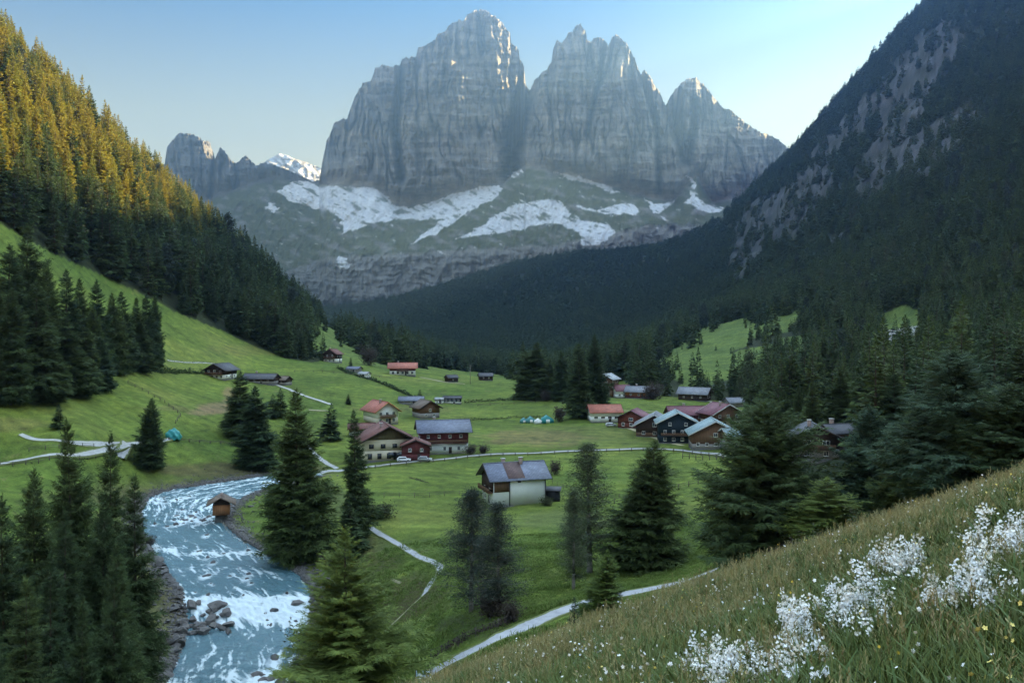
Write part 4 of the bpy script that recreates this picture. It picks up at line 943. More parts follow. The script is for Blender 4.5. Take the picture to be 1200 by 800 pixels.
def build_houses():
    # nearest: the white house below the centre
    h = chalet('white house with grey roof, rust-coloured roof field and two chimneys below the road', 602, 594, 13.0, 9.0, 6.5, 2.9, 19, W_WHITE, W_WHITE, R_GREY, 0, 1.0, 1.3, rows=[('l',4.6,2,1.1,1.1),('l',1.6,2,1.0,1.3),('r',4.2,2,1,1.1),('b',4.2,4,1,1.1)], balc=[('l',3.3,.95)], chim=2, patch=(-3.0,1.2), pipe=(-2.6,6.4), door='l', trim=M_FRAMED)
    MB().box(-6.4,-2.75,-4.68,-4.57,3.4,6.35).build('timber_panel', W_BRN, h); MB().prism([(-4.4,6.55),(4.4,6.55),(0,9.3)], -6.70, -6.58, 'x').build('gable_panel', W_DARK, h)
    MB().box(-6.68,-6.57,-4.5,4.5,3.4,6.5).build('timber_panel', W_DARK, h); MB().box(-.6,.2,-4.69,-4.57,5.4,5.95).build('wall_vent', M_BLACK, h)
    MB().prism([(-5.4,-.0),(-5.4,-1.5),(-4.6,-1.5),(-4.6,-.0)], -8, 7.6, 'x').build('terrace', W_STONE, h)
    s = empty('garden_shed', ground(648,586,120), R(-7)); tag(s, 'small black garden shed with open front right of the white house', 'shed')
    MB().box(-1.7,1.7,-1.3,1.3,-1,2.6).build('wall', M_BLACK, s); MB().prism([(-1.7,2.55),(1.7,3.0),(1.7,3.12),(-1.7,2.67)], -2.0, 2.0, 'x').build('roof', R_DGREY, s); MB().box(-2.35,-1.75,-1.1,-.9,-1,2.5).build('post', M_TRIM, s)
    # chalets by the main road
    h = chalet('large cream chalet with red-brown roof and rows of dark windows by the road', 452, 541, 14.5, 16.0, 6.6, 4.2, 106, W_CREAM, W_CREAM, R_RBR, .5, 1.5, 1.9, rows=[('l',1.6,5,1.3,1.7),('l',4.7,4,1.5,1.3),('f',4.6,4,1.2,1.2),('f',1.7,4,1.2,1.2)], shut=None, chim=1, door='l', frame=M_FRAMED)
    MB().prism([(-7.3,6.7),(7.3,6.7),(0,10.6)], -7.45, -7.32, 'x').build('gable_panel', timber('green_brown_timber', (.10,.085,.045)), h)
    for u in (-4.2,-1.0): MB().box(-7.62,-7.5,u-1.2,u+1.2,1.0,2.7).build('glazed_front', M_GLASS, h)
    chalet('dark red timber annexe with low roof right of the large cream chalet', 487, 541, 7, 8.5, 4.8, 1.8, 97, W_MAR, W_MAR, R_RBR, .5, .6, .7, rows=[('l',3.6,2,1,1)], chim=0, door='l', cat='annexe', name='annexe')
    chalet('maroon timber chalet with white lower storey and long blue-grey roof beside the road', 519, 533, 15.5, 10, 7.6, 3.0, 11, W_WHITE, W_MAR, R_GREY, .50, 1.1, 1.3, rows=[('f',1.9,3,.9,1.3),('f',5.9,4,.9,1.0),('l',5.2,2,1,1.2),('l',2.2,2,1,1.2)], balc=[('l',3.9,.9),('f',3.85,.97)], chim=1, door='f')
    chalet('cream chalet with salmon tiled roof and arched dark timber gable on the meadow', 446, 498, 13, 9.5, 5.6, 3.3, 122, W_CREAM, W_WHITE, R_RED, .5, 1.1, 1.6, rows=[('l',1.7,3,1.2,1.5),('l',4.4,3,1.2,1.2),('f',3.6,4,1,1.1)], balc=[('l',3.0,.7)], chim=1, door='l', trim=simple('orange_bargeboard',(.42,.22,.08)))
    chalet('low red-roofed outbuilding between the salmon and the red-brown roofed chalets', 424, 512, 9, 6, 3, 1.6, 10, W_WHITE, W_BRN, R_RBR, .6, .6, .7, rows=[('f',1.7,3,.8,.9)], chim=0, name='outbuilding', cat='outbuilding')
    chalet('brown timber barn with grey-brown shingle roof behind the maroon chalet', 499, 491, 9.5, 8.5, 4.8, 2.6, 118, W_GREY, W_BRN, R_BRN, .5, 1.1, 1.2, rows=[('l',3.6,1,1.1,1.1),('l',1.5,2,1,1)], chim=0, name='barn', cat='barn')
    chalet('low shed with blue-grey roof behind the brown shingle barn', 482, 475, 11, 6, 2.3, 1.5, 4, W_GREY, W_GREY, R_GREY, .6, .7, .6, rows=[('f',1.3,3,.8,.7)], chim=0, name='shed', cat='shed')
    # upper meadow
    chalet('white house with red roof and glazed right front on the meadow crest', 472, 440, 15, 10, 4.6, 2.6, 6, W_WHITE, W_MAR, R_RED, .6, 1.2, 1.4, rows=[('f',1.6,5,1.4,1.5),('l',2,2,1,1)], balc=[('f',2.6,.45)], chim=1)
    chalet('tiny dark hut with rounded roof on the crest right of the red-roofed house', 529, 448, 6.2, 5, 2.6, 1.5, 30, W_DARK, W_DARK, R_DGREY, .5, .5, .5, rows=[('f',1.6,1,.9,.9)], chim=0, name='hut', cat='hut')
    chalet('dark hay barn on the meadow crest left of the tall spruce clump', 569, 446, 8.0, 6, 2.8, 1.6, 10, W_DARK, W_DARK, R_DGREY, .5, .7, .6, rows=[('f',1.8,2,.8,.8)], chim=0, name='barn', cat='barn')
    chalet('dark chalet with white gable windows at the mouth of the grassy hollow', 390, 425, 8, 8.5, 5.4, 2.8, 75, W_WHITE, W_DARK, R_RBR, .45, 1.0, 1.2, rows=[('l',1.4,3,1,1.2),('l',4.2,2,1,1.2),('f',3.8,3,.9,1)], balc=[('l',2.7,.9)], chim=1)
    chalet('grey-roofed hut half hidden by spruces at the forest edge, uphill of the hollow chalet', 357, 408, 8, 6, 3, 2, 20, W_GREY, W_DARK, R_PALE, .5, .6, .6, chim=0, name='hut', cat='hut')
    chalet('dark timber chalet with white ground floor alone on the left meadow', 259, 445, 12, 9.5, 4.6, 2.6, 80, W_WHITE, W_DARK, R_DGREY, .5, 1.4, 1.4, rows=[('l',1.4,4,1.1,1.3),('l',3.9,3,1,1.1),('f',1.5,3,1,1)], balc=[('l',2.5,.9)], chim=0)
    chalet('long low dark farm building at the top of the curved track', 306, 450, 15, 8, 2.6, 2.0, -8, W_GREY, W_DARK, R_DGREY, .5, .9, .8, rows=[('f',1.5,4,1,.8)], chim=1, name='farm_building', cat='farm building')
    chalet('second farm building with white-flecked roof end, right of the long low one', 327, 451, 10, 7, 2.3, 1.6, -14, W_GREY, W_DARK, R_BRN, .5, .7, .6, rows=[('f',1.3,3,.9,.8)], chim=0, name='farm_building', cat='farm building')
    chalet('tiny dark shed with blue roof at the top end of the diagonal hedge', 415, 437, 8, 4, 2.2, 1.2, -22, W_GREY, W_GREY, R_GREY, .5, .4, .4, rows=[('f',1.3,2,.8,.7)], chim=0, name='shed', cat='shed')
    chalet('small white-walled shed on the diagonal hedge, below the blue-roofed one', 427, 443, 5.5, 4, 2.2, 1.0, -22, W_WHITE, W_WHITE, R_PALE, .5, .4, .4, rows=[('f',1.3,2,.8,.7)], chim=0, name='shed', cat='shed')
    chalet('dark open shelter with white posts on the field behind the barn', 530, 473, 8.5, 3.5, 2.6, .9, 0, W_WHITE, W_NAVY, R_DGREY, .35, .4, .4, rows=[('f',1.6,4,1.1,1.1)], chim=0, name='shelter', cat='shelter')
    chalet('small pale shelter left of the dark open one on the field', 515, 473, 4, 3, 2.0, .7, 0, W_WHITE, W_GREY, R_PALE, .6, .3, .3, rows=[('f',1.1,2,.8,.7)], chim=0, name='shelter', cat='shelter')
    # far right group
    chalet('tall brown house with pale roof right behind the spruce clump', 711, 466, 10, 9, 9.5, 2.4, 62, W_BRN, W_BRN, R_PALE, .4, 1.2, 1.4, rows=[('l',2,3,1.1,1.2),('l',5,3,1.1,1.2),('l',8,2,1.1,1.2),('f',5,3,1,1.1),('f',8,3,1,1.1)], balc=[('l',3.6,.8),('l',6.6,.8)], chim=1)
    chalet('small house with maroon roof and bright white wall beside the tall brown house', 728, 466.5, 8, 7.5, 3.8, 2.6, 15, W_WHITE, W_WHITE, R_MAR, .5, .6, .6, rows=[('f',1.8,3,1.2,1.6),('r',2,2,1,1)], chim=0)
    chalet('orange timber house with long grey roof at the far edge of the meadow', 751, 467.5, 14, 7, 3.6, 2.3, -25, W_MAR, W_ORG, R_LGREY, .4, .9, .9, rows=[('f',2,3,1,1),('r',2.0,2,1,1.1),('l',2,2,1,1.1)], balc=[('r',2.2,.8)], chim=1)
    chalet('dark barn with wide pale grey roof and brown gable before the right forest', 814, 470.5, 14, 8.5, 3.8, 2.6, -28, W_DARK, W_DARK, R_LGREY, .5, 1.1, 1.1, rows=[('r',2.4,2,1.2,1.2),('f',2,3,.9,.9)], chim=0, name='barn', cat='barn')
    chalet('low building with long grey roof at the foot of the right forest', 867, 477, 13, 7, 2.2, 1.8, 10, W_GREY, W_GREY, R_LGREY, .5, .9, .8, rows=[('f',1.2,3,.9,.8)], chim=0, name='farm_building', cat='farm building')
    # village on the right
    chalet('white house with salmon roof and dark windows at the foot of the spruce clump', 708, 495, 12, 8.5, 4.2, 2.4, 6, W_WHITE, W_WHITE, R_RED, .55, .9, .9, rows=[('f',2.4,4,1.6,1.7),('r',2,2,1,1.1)], chim=0)
    chalet('red timber barn with pale gable windows between white house and blue-black house', 743, 503, 11, 10, 4.2, 2.6, 70, W_RED, W_RED, R_MAR, .5, 1.0, 1.0, rows=[('l',1.7,3,1.1,1.3),('l',3.6,1,1.6,1.2),('f',2,3,1,1)], chim=0, name='barn', cat='barn')
    chalet('wide dark barn with pale-edged roof left of the blue-black house', 768, 513, 12, 13, 4.4, 3.6, 78, W_BRN, W_DARK, R_LGREY, .4, 1.4, 1.4, rows=[('l',1.6,3,1.2,1.2),('l',4.6,1,1.5,1.5)], chim=0, name='barn', cat='barn', trim=M_TRIM)
    chalet('blue-black timber house with three rows of small white windows and pale roof edge', 793, 520, 11, 12.5, 7.2, 3.2, 84, W_NAVY, W_NAVY, R_TEAL, .4, 1.3, 1.2, rows=[('l',1.5,4,1.1,1.1),('l',4.0,4,1.0,1.1),('l',6.6,2,1.0,1.1)], balc=[('l',2.7,.9)], chim=0, trim=M_TRIM)
    chalet('long chalet with maroon roof and yellowish gable at the back of the village', 812, 501, 19, 8, 5.2, 2.6, 4, W_YEL, W_MAR, R_MAR, .45, 1.0, 1.0, rows=[('f',1.6,6,1.1,1.3),('f',4.0,6,1,1)], balc=[('f',2.6,.9)], chim=1)
    chalet('chalet with cream gable, timber balcony and maroon roof behind the teal metal roofs', 845, 502, 10, 12, 5.6, 3.2, 108, W_CREAM, W_BRN, R_MAR, .5, 1.4, 1.3, rows=[('l',1.8,4,1.1,1.3),('l',4.5,3,1.1,1.2)], balc=[('l',3.0,.85)], chim=1, trim=M_TRIM)
    chalet('big weathered brown barn with grey-teal roof at the road bend', 836, 527, 12, 14.5, 5.0, 3.8, 84, W_GREY, W_BRN, R_TEAL, .35, 1.3, 1.3, rows=[('l',1.6,5,1.0,1.1),('l',4.6,1,1.3,1.2)], chim=0, name='barn', cat='barn', trim=M_TRIM, timber_from=0)
    chalet('low shed with broad teal metal roof right of the big brown barn', 872, 525, 13, 9, 3.6, 1.8, 8, W_GREY, W_BRN, R_TEAL, .5, .8, .8, rows=[('f',1.8,3,1,1)], chim=0, name='shed', cat='shed', trim=M_TRIM)
    chalet('dark chalet with blue-grey roof edges among the spruces above the flower slope', 953, 553, 9.5, 9.5, 5.2, 2.3, 80, W_GREY, W_DARK, R_DGREY, .5, 1.3, 1.5, rows=[('l',1.5,2,1.1,1.1),('l',3.9,2,1.6,1.0)], balc=[('l',2.6,.8)], chim=1, Y=196, dz=1.0)
    chalet('small annexe with grey roof right of the dark chalet among the spruces', 982, 548, 6.5, 6, 3.6, 1.4, 15, W_BRN, W_BRN, R_DGREY, .5, .8, .8, rows=[('f',1.6,1,1,1)], chim=1, Y=198, dz=1.8, name='annexe', cat='annexe')
    # the hut on stilts over the river
    x, y = px_water(258, 611); r = empty('river_hut', (x, y, wz(y)), R(-74)); tag(r, 'small brown roofed hut on a stone pier at the right bank of the river', 'hut')
    MB().box(-1.2,1.4,-1.0,1.6,-1.5,2.0).build('pier', W_STONE, r); MB().box(-2.7,2.5,-1.6,2.2,2.0,4.4).build('wall', W_ORG, r); b = MB()
    for s in (-1,1): b.prism([(0.3,6.1),(.3+s*3.3,4.3),(.3+s*3.3,4.5),(.3,6.3)], -3.6, 3.5, 'x')
    b.build('roof', R_BRN, r); MB().prism([(-1.6,4.4),(2.2,4.4),(.3,6.05)], -2.7, 2.5, 'x').build('gable', W_DARK, r); MB().box(.1,.9,-1.08,-1.01,.0,1.8).build('door', M_FRAMED, r); MB().box(-1.5,-.6,-1.66,-1.61,2.7,3.6).build('window', M_GLASS, r)
    MB().box(.2,.75,.1,.65,5.6,6.9).build('chimney', M_BRICK, r)
# ------------------------------------------------------------------ single trees, fences, hedges, small things
def build_trees():
    T = tree_px; H, M, B = T_HI, T_MED, T_BROAD
    def Lc(i): return T_LARCH[i]
    # right-hand foreground
    T(B[0], (898,474), 0, 'broad dark spruce with wide skirts, largest tree at the edge of the flower slope', Y=88, width_px=168)
    T(B[1], (1122,412), 0, 'broad full spruce standing highest at the right of the photo', Y=72, width_px=165)
    T(B[1], (1020,478), 0, 'medium spruce left of the broad full spruce at the right', Y=88, width_px=92)
    T(T_FRESH[1], (966,560), 0, 'low bluish spruce right in front of the dark chalet among the trees', Y=80, width_px=95)
    T(B[0], (1062,520), 0, 'small dark spruce tucked at the left foot of the broad full spruce', Y=82, width_px=70)
    T(B[0], (1186,452), 0, 'spruce cut by the right edge of the photo above the flowers', Y=66, width_px=120)
    T(B[1], (930,548), 0, 'dark spruce between the largest one and the bluish one', Y=98, width_px=80)
    for (x, y, Y, w, n) in ((985,432,225,42,0),(952,446,225,34,1),(935,452,240,26,2),(1012,470,170,34,3),(1048,440,165,46,0),(1075,470,130,52,1),(918,458,260,28,2),(1150,440,120,60,3),(1010,418,240,36,1),(1098,425,210,42,2),(1165,395,190,48,0),(1192,400,170,48,1),(1130,380,230,44,2),(1060,402,250,38,3),(880,455,300,24,0),(900,462,290,22,1)):
        T(H[n], (x,y), 0, 'dark mid-distance spruce in the grove above the right end of the flower slope', 'spruces of the right grove', Y=Y, width_px=w)
    # centre foreground
    T(H[2], (756,519), 668, 'tall spruce with horizontal boughs in the lower meadow, left of the largest one', width_px=100)
    T(Lc(0), (691,520), 672, 'slender grey-green larch with a pale trunk beside the tall spruce', width_px=66, name='larch_tree', cat='larch')
    T(Lc(0), (672,575), 690, 'thin low larch at the left foot of the slender pale-trunked one', width_px=40, name='larch_tree', cat='larch')
    T(T_FRESH[0], (708,645), 726, 'small young spruce at the near side of the lane', Y=96, width_px=60)
    T(M[1], (673,700), 732, 'tiny spruce beside the lane, left of the young spruce', Y=84, width_px=22)
    T(Lc(1), (552,575), 716, 'left of the two dark feathery larches in the middle of the lower meadow', width_px=72, name='larch_tree', cat='larch')
    T(Lc(2), (584,590), 722, 'right of the two dark feathery larches in the middle of the lower meadow', width_px=66, name='larch_tree', cat='larch')
    T(T_FRESH[0], (405,622), 0, 'light green fir with fresh shoots in front of the river, bottom left of centre', Y=62, width_px=185, name='fir_tree', cat='fir tree')
    T(H[0], (350,460), 655, 'large dark spruce on the right bank of the river', width_px=84)
    T(H[3], (418,482), 640, 'narrow spruce with long bare lower trunk beside the road at the cream chalet', Y=185, width_px=40)
    T(M[2], (411,590), 650, 'low spruce under the narrow long-trunked spruce', width_px=44)
    T(H[1], (281,436), 512, 'left of the two joined spruces above the far river bend', width_px=44); T(H[0], (300,454), 549, 'right and nearer of the two joined spruces above the far river bend', width_px=48)
    T(H[2], (173,468), 549, 'single spruce on the meadow right of the left road', width_px=40)
    T(M[0], (329,455), 489, 'small round-topped spruce below the farm buildings', width_px=20); T(M[3], (320,462), 490, 'small spruce paired on the left with the round-topped one', width_px=20)
    T(M[2], (387,473), 516, 'small spruce on the meadow left of the salmon-roofed chalet', width_px=28); T(M[0], (69,474), 502, 'tiny lone spruce on the grass above the left road', width_px=17)
    T(M[1], (408,462), 474, 'tiny spruce above the salmon tiled roof', width_px=8); T(M[1], (492,456), 473, 'tiny spruce at the low end of the diagonal hedge', width_px=9); T(M[4], (411,419), 432, 'tiny spruce right of the hollow chalet', width_px=7)
    for x, y, f, w, l in ((628,402,468,44,'leftmost and roundest spruce of the tall clump at the valley centre'),(615,412,466,26,'slim spruce at the left flank of the tall clump'),(658,412,470,30,'low spruce in the gap of the tall clump'),(644,420,468,22,'smallest spruce in the middle of the tall clump'),(679,404,489,34,'second spruce from the right of the tall clump'),(694,393,486,36,'tallest spruce at the right of the tall clump'),(703,430,484,22,'short spruce at the right flank of the tall clump')):
        T(H[int(x) % 4], (x,y), f, l, width_px=w)
    # bottom left group
    for x, y, Y, w, k in ((92,497,118,84,0),(130,510,128,70,1),(44,556,108,96,2),(160,560,122,60,3),(10,585,96,90,0),(72,600,102,80,1),(118,590,110,84,2),(28,684,78,96,3),(96,708,80,70,0),(150,640,105,66,1),(-8,690,74,80,2),(60,655,88,80,1),(132,668,92,74,0)):
        T(H[k], (x,y), 0, 'dark spruce in the dense group at the bottom left of the photo', 'spruces of the bottom left group', Y=Y, width_px=w)
    # the stand on the left meadow
    for x, y, f, w, k in ((28,266,440,66,0),(4,288,455,70,1),(58,310,452,46,2),(78,318,446,40,3),(95,328,442,40,0),(42,330,470,58,1),(12,340,474,60,2),(115,330,438,36,1),(132,345,436,32,2),(147,343,434,32,3),(160,350,433,30,0),(172,345,432,30,1),(183,347,431,26,2),(75,372,462,52,0),(100,385,458,46,3),(120,396,456,34,2),(-14,300,462,60,3),(60,405,472,48,1),(90,400,462,42,2),(140,372,437,30,1),(165,378,436,30,3),(110,362,446,36,2)):
        T(H[k], (x,y), f, 'dark spruce in the dense stand on the left meadow', 'spruces of the stand on the left meadow', width_px=w)
    # shrubs and bare trees
    def shr(mk, px, py, h, w, label, cat='shrub', Y=None, name='shrub', group=None):
        P = ground(px, py, 60) if Y is None else at(px, Y); base = {0:4.,1:3.,2:5.}[mk]
        tree(T_SHR[mk], P, h, label, group, name, cat, wide=w, base=base)
    shr(0, 574, 724, 4.2, 1.2, 'reddish brown bush under the two feathery larches'); shr(0, 600, 728, 2.6, 1.2, 'small reddish bush right of the bush under the larches')
    shr(0, 655, 502-8, 7, 1.0, 'bare grey-brown tree left of the tall spruce clump foot', 'tree', name='bare_tree'); shr(2, 640, 470, 6, 1.0, 'bare grey tree in the gap of the tall clump', 'tree', name='bare_tree')
    shr(2, 433, 428, 13, 1.0, 'rounded bare grey tree at the forest edge behind the hollow', 'tree', name='bare_tree'); shr(0, 650, 560-4, 4.5, 1.0, 'brown bush between the white house and the pale-trunked larch')
    shr(2, 766, 468, 9, 1.4, 'bare grey tree at the forest foot between orange house and grey barn', 'tree', name='bare_tree'); shr(0, 552, 533, 4, 1.4, 'brown hedge bush right of the maroon chalet by the road'); shr(0, 566, 532, 3.5, 1.4, 'second brown bush right of the maroon chalet by the road')
    shr(1, 445, 607, 3.2, 1.6, 'green bush right of the narrow long-trunked spruce'); shr(1, 428, 612, 2.4, 1.4, 'lower green bush beside the narrow spruce'); shr(1, 582, 600, 1.6, 1.4, 'dark clipped bush at the near corner of the white house'); shr(1, 560, 604, 2.6, 1.5, 'leafy bush below the balcony of the white house')
    shr(1, 375, 640, 3.5, 1.4, 'green bush on the river bank right of the large spruce'); shr(0, 385, 662, 3.0, 1.5, 'brown bush on the river bank right of the large spruce'); shr(1, 640, 592, 1.8, 1.6, 'low green bush by the black garden shed')
    shr(1, 430, 510, 3.4, 1.4, 'dark green bush by the red-roofed outbuilding'); shr(1, 477, 538, 1.8, 1.2, 'low hedge bush before the dark red annexe')
    for i, (px, py, l) in enumerate(((180,640,'low bank bush left of the upper river bend'),(178,700,'bank bush left of the middle reach'),(188,760,'bank bush left of the rapids'),(165,800,'bank bush at the bottom left of the river'),(395,705,'dry bush right of the rapids'),(370,760,'dark bush between rapids and light green fir'),(160,600,'small bush at the left start of the river bend'))):
        shr(i % 2, px-6, py, 2.6+.4*(i % 3), 1.5, l)
    g = np.random.default_rng(3)
    for i in range(16):
        px = g.uniform(812,1090); Y = g.uniform(42,60)
        shr(int(i % 2), px, 0, g.uniform(.9,1.7), 1.3, 'dry brown scrub bush along the upper edge of the flower slope', Y=Y, group='scrub along the slope edge')
def hedge(pxs, h, w, mat, label, dens=26, name='hedge', cat='hedge'):
    P = [ground(float(a), float(b), 60)[:2] for a, b in pxs]; ln = sum(math.dist(P[i],P[i+1]) for i in range(len(P)-1)); n = int(ln*dens); P = resample(P, 400)
    g = np.random.default_rng(int(ln)); k = g.integers(0, 400, n); X = P[k,0]+g.normal(0,w*.35,n); Y = P[k,1]+g.normal(0,w*.35,n); Z = terrain(X,Y)
    B = np.stack([X,Y,Z+g.uniform(0,1,n)**.8*h*(.6+.4*np.sin(k*.3+3*np.sin(k*.11)))],1); D = unit(g.normal(0,1,(n,3))+np.array([0,0,.5])); l = g.uniform(.25,.6,n)*max(h,.6)*.9
    o = obj(name, twigs_mesh(name, B, D, unit(np.cross(D,g.normal(0,1,(n,3)))), l, l*.5, mat, g.random(n))); tag(o, label, cat); return o
M_FENCE = simple('weathered_fence_wood', (.11,.095,.08), .35, 4, .9, .1, .6, .02); M_FENCEP = simple('pale_fence_wood', (.30,.28,.25), .3, 4, .9, .1, .6, .02)
def fence(pts, h, sp, label, mat=M_FENCE, rails=2, th=.06, world=False, side=0, skip=60):
    P = np.array([ground(float(a), float(b), skip)[:2] for a, b in pts]) if not world else np.array(pts)
    L = np.hypot(*np.diff(P, axis=0).T).sum(); n = max(2, min(90, int(L/sp)+1)); Q = resample(P, n)
    if side:
        d = unit(np.gradient(Q, axis=0)); Q = Q+np.stack([d[:,1], -d[:,0]], 1)*side
    Z = terrain(Q[:,0], Q[:,1]); r = empty('fence', (Q[0,0],Q[0,1],Z[0])); tag(r, label, 'fence'); o0 = np.array([Q[0,0],Q[0,1],Z[0]])
    pm = MB().box(-th,th,-th,th,-.4,h).mesh('post', mat)
    for q, z in zip(Q, Z):
        p = obj('post', pm, r); p.location = np.array([q[0],q[1],z])-o0
    b = MB()
    for k in range(rails):
        zz = h*(.9-.42*k)
        for i in range(n-1): b.bar(np.array([Q[i,0],Q[i,1],Z[i]+zz])-o0, np.array([Q[i+1,0],Q[i+1,1],Z[i+1]+zz])-o0, th*.55, 4)
    b.build('rail', mat, r); return r
def car(P, yaw, col, label):
    r = empty('parked_car', P, yaw); tag(r, label, 'car'); m = simple('car_paint_'+col[0], col[1], .04, 1, .3, .6, 0)
    b = MB(); b.prism([(-2.1,.35),(2.1,.35),(2.15,.8),(1.2,.95),(.6,1.45),(-1.5,1.45),(-2.1,.95)], -.85, .85, 'y'); b.build('body', m, r)
    for s in (-1,1): MB().prism([(-1.75,.98),(.95,.98),(.5,1.36),(-1.42,1.36)], s*.86-.01, s*.86+.01, 'y').build('side_window', M_GLASS, r)
    MB().prism([(1.2,1.0),(1.25,1.0),(.70,1.42),(.65,1.42)], -.7, .7, 'y').build('windscreen', M_GLASS, r)
    for x in (-1.35,1.35):
        for s in (-1,1):
            w = MB().bar((x,s*.72,.34),(x,s*.9,.34),.34,14).build('wheel', M_BLACK, r); MB().bar((x,s*.9,.34),(x,s*.915,.34),.18,10).build('rim', M_TRIM, w)
    for s in (-1,1): MB().box(2.10,2.17,s*.6-.18,s*.6+.18,.62,.76).build('headlight', M_FRAME, r)
def build_props():
    m = ROADS['main']
    fence(m[20:-8], 1.15, 4.2, 'post and rail fence along the near edge of the main valley road', world=True, side=2.6, th=.11)
    fence([(800,537),(850,538),(900,546)], 1.6, 2.4, 'dark wooden fence below the village at the road bend', th=.10)
    fence([(450,583),(490,583),(530,580),(556,580)], 1.2, 3.5, 'wooden pasture fence left of the white house')
    fence([(720,590),(760,580),(800,572),(840,560),(868,553)], 1.3, 3.0, 'double rail fence crossing the meadow right of the tall spruce', th=.09)
    fence([(636,560),(660,572),(700,580),(740,585)], 1.1, 3.5, 'thin fence on the meadow behind the pale-trunked larch')
    fence([(0,546),(45,543),(95,539),(130,534)], 1.2, 3.2, 'post fence along the lower side of the left road', th=.09)
    fence([(34,529),(60,527),(110,524)], 1.1, 3.4, 'wire fence between the two left roads', th=.07)
    fence([(150,449),(170,459),(190,470),(212,487),(206,496)], 1.2, 3.6, 'thin fence running diagonally down the left meadow to the teal cover', th=.09)
    fence([(198,516),(230,518),(260,520),(285,521)], 1.0, 3.6, 'pasture fence below the teal cover', th=.12)
    fence([(345,436),(380,436),(420,441),(470,444)], 1.1, 6, 'faint fence across the upper meadow', th=.10)
    fence([(560,476),(600,474),(640,470)], 1.1, 6, 'fence on the field left of the tall clump', th=.10)
    fence([(505,770),(520,764),(545,752),(580,738),(600,728)], 1.0, 2.6, 'low fence on the verge above the near lane', th=.05, rails=1)
    fence([(255,612),(268,628),(290,645)], 1.1, 2.5, 'pale rail at the right bank behind the river hut', mat=M_FENCEP, th=.06)
    hedge([(120,431),(150,433),(180,435),(210,437),(240,438)], 2.2, 1.6, M_SPR, 'dark hedge running from the spruce stand to the lone dark chalet', 30)
    hedge([(396,432),(412,439),(430,444),(460,455),(488,468)], 1.8, 1.2, M_SPR, 'dark hedge running diagonally down the centre meadow', 30)
    hedge([(540,492),(570,492),(600,490),(640,488)], 1.1, 1.6, M_SHG, 'low hedge on the field edge behind the maroon chalet', 30)
    hedge([(545,472),(580,470),(605,468)], 1.4, 1.6, M_SHG, 'low hedge right of the open shelter', 26); hedge([(196,423),(230,425),(262,427)], .7, 1.4, M_SHG, 'low scrub strip along the upper left footpath', 18)
    hedge([(262,443),(290,446),(300,447)], 1.0, 1.2, M_SHG, 'low hedge between the lone dark chalet and the farm buildings', 26)
    hedge([(600,728),(580,736),(550,748),(520,765),(505,778)], .9, 1.0, M_SHR, 'dry scrub strip on the verge above the near lane', 60)
    hedge([(806,695),(830,688),(855,680),(870,668)], 1.3, 1.4, M_SHR, 'dark scrub at the far end of the near lane', 60)
    hedge([(480,560),(500,566),(500,566)], .5, .8, M_SHR, 'small brown brush heap on the meadow above the pasture fence', 40, 'brush_heap', 'brush heap')
    car(ground(474,541,120)+Vector((0,-1.5,.35)), R(5), ('white',(.75,.76,.77)), 'white car parked before the large cream chalet')
    car(ground(498,541,120)+Vector((0,-.5,.35)), R(-4), ('silver',(.45,.47,.5)), 'silver car parked before the dark red annexe')
    car(ground(716,500,200)+Vector((0,0,.1)), R(4), ('silver',(.45,.47,.5)), 'silver car parked below the white house with salmon roof')
    # teal covers
    P = ground(203,514,120); bm = bmesh.new(); bmesh.ops.create_icosphere(bm, subdivisions=4, radius=1)
    for v in bm.verts:
        c = v.co; n = 1+.10*math.sin(c.x*7+c.y*5)*math.cos(c.z*6); v.co = Vector((c.x*2.5*n, c.y*2.2*n, max(c.z,-.3)*2.7*n*(1-.12*abs(c.x))))
    me = bpy.data.meshes.new('tarpaulin_heap'); bm.to_mesh(me); bm.free(); me.materials.append(M_TEALP); o = obj('tarpaulin_heap', me); o.location = P+Vector((0,0,.6)); tag(o, 'teal tarpaulin over a rounded hay heap on the left meadow', 'tarpaulin')
    def tent(px, py, w, h, d, mat, label):
        r = empty('tent', ground(px,py,200), R(8)); tag(r, label, 'tent'); b = MB(); b.prism([(-w,0),(w,0),(w*.8,h*.55),(0,h),(-w*.8,h*.55)], -d, d, 'y'); b.build('canopy', mat, r); MB().box(-w*.3,w*.3,-d-.03,-d-.005,.05,h*.5).build('door_flap', M_FRAME, r)
    tent(641,495,2.6,3.0,2.2,M_TEALP,'bright teal tent, rightmost on the field by the tall clump'); tent(631,496,1.8,2.0,1.6,M_FRAME,'white tent left of the bright teal one'); tent(622,495,1.9,2.6,1.6,simple('grey_teal_canvas',(.10,.26,.26),.2,1),'grey-teal tent in the row on the field'); tent(614,495,1.6,2.0,1.4,simple('grey_teal_canvas',(.10,.26,.26),.2,1),'small grey-teal tent, leftmost on the field')
    # boards by the lane
    def board(px, py, Y, w, h, label):
        r = empty('information_board', at(px, Y), R(6)); tag(r, label, 'information board')
        for s in (-1,1): MB().box(s*w/2-.05,s*w/2+.05,-.05,.05,-.5,h+1.3).build('post', M_FENCE, r)
        MB().box(-w/2+.06,w/2-.06,-.06,-.02,.9,h+.9).build('panel', simple('pale_blue_enamel',(.35,.50,.58),.1,2,.5,.4,0), r)
        b = MB(); b.box(-w*.36,-w*.04,-.075,-.065,1.0,h+.75); b.box(w*.08,w*.36,-.075,-.065,1.0+h*.4,h+.75); b.box(w*.08,w*.36,-.075,-.065,1.0,1.0+h*.22); b.build('picture_field', simple('white_enamel',(.70,.74,.76),.12,3,.5,.4,0), r)
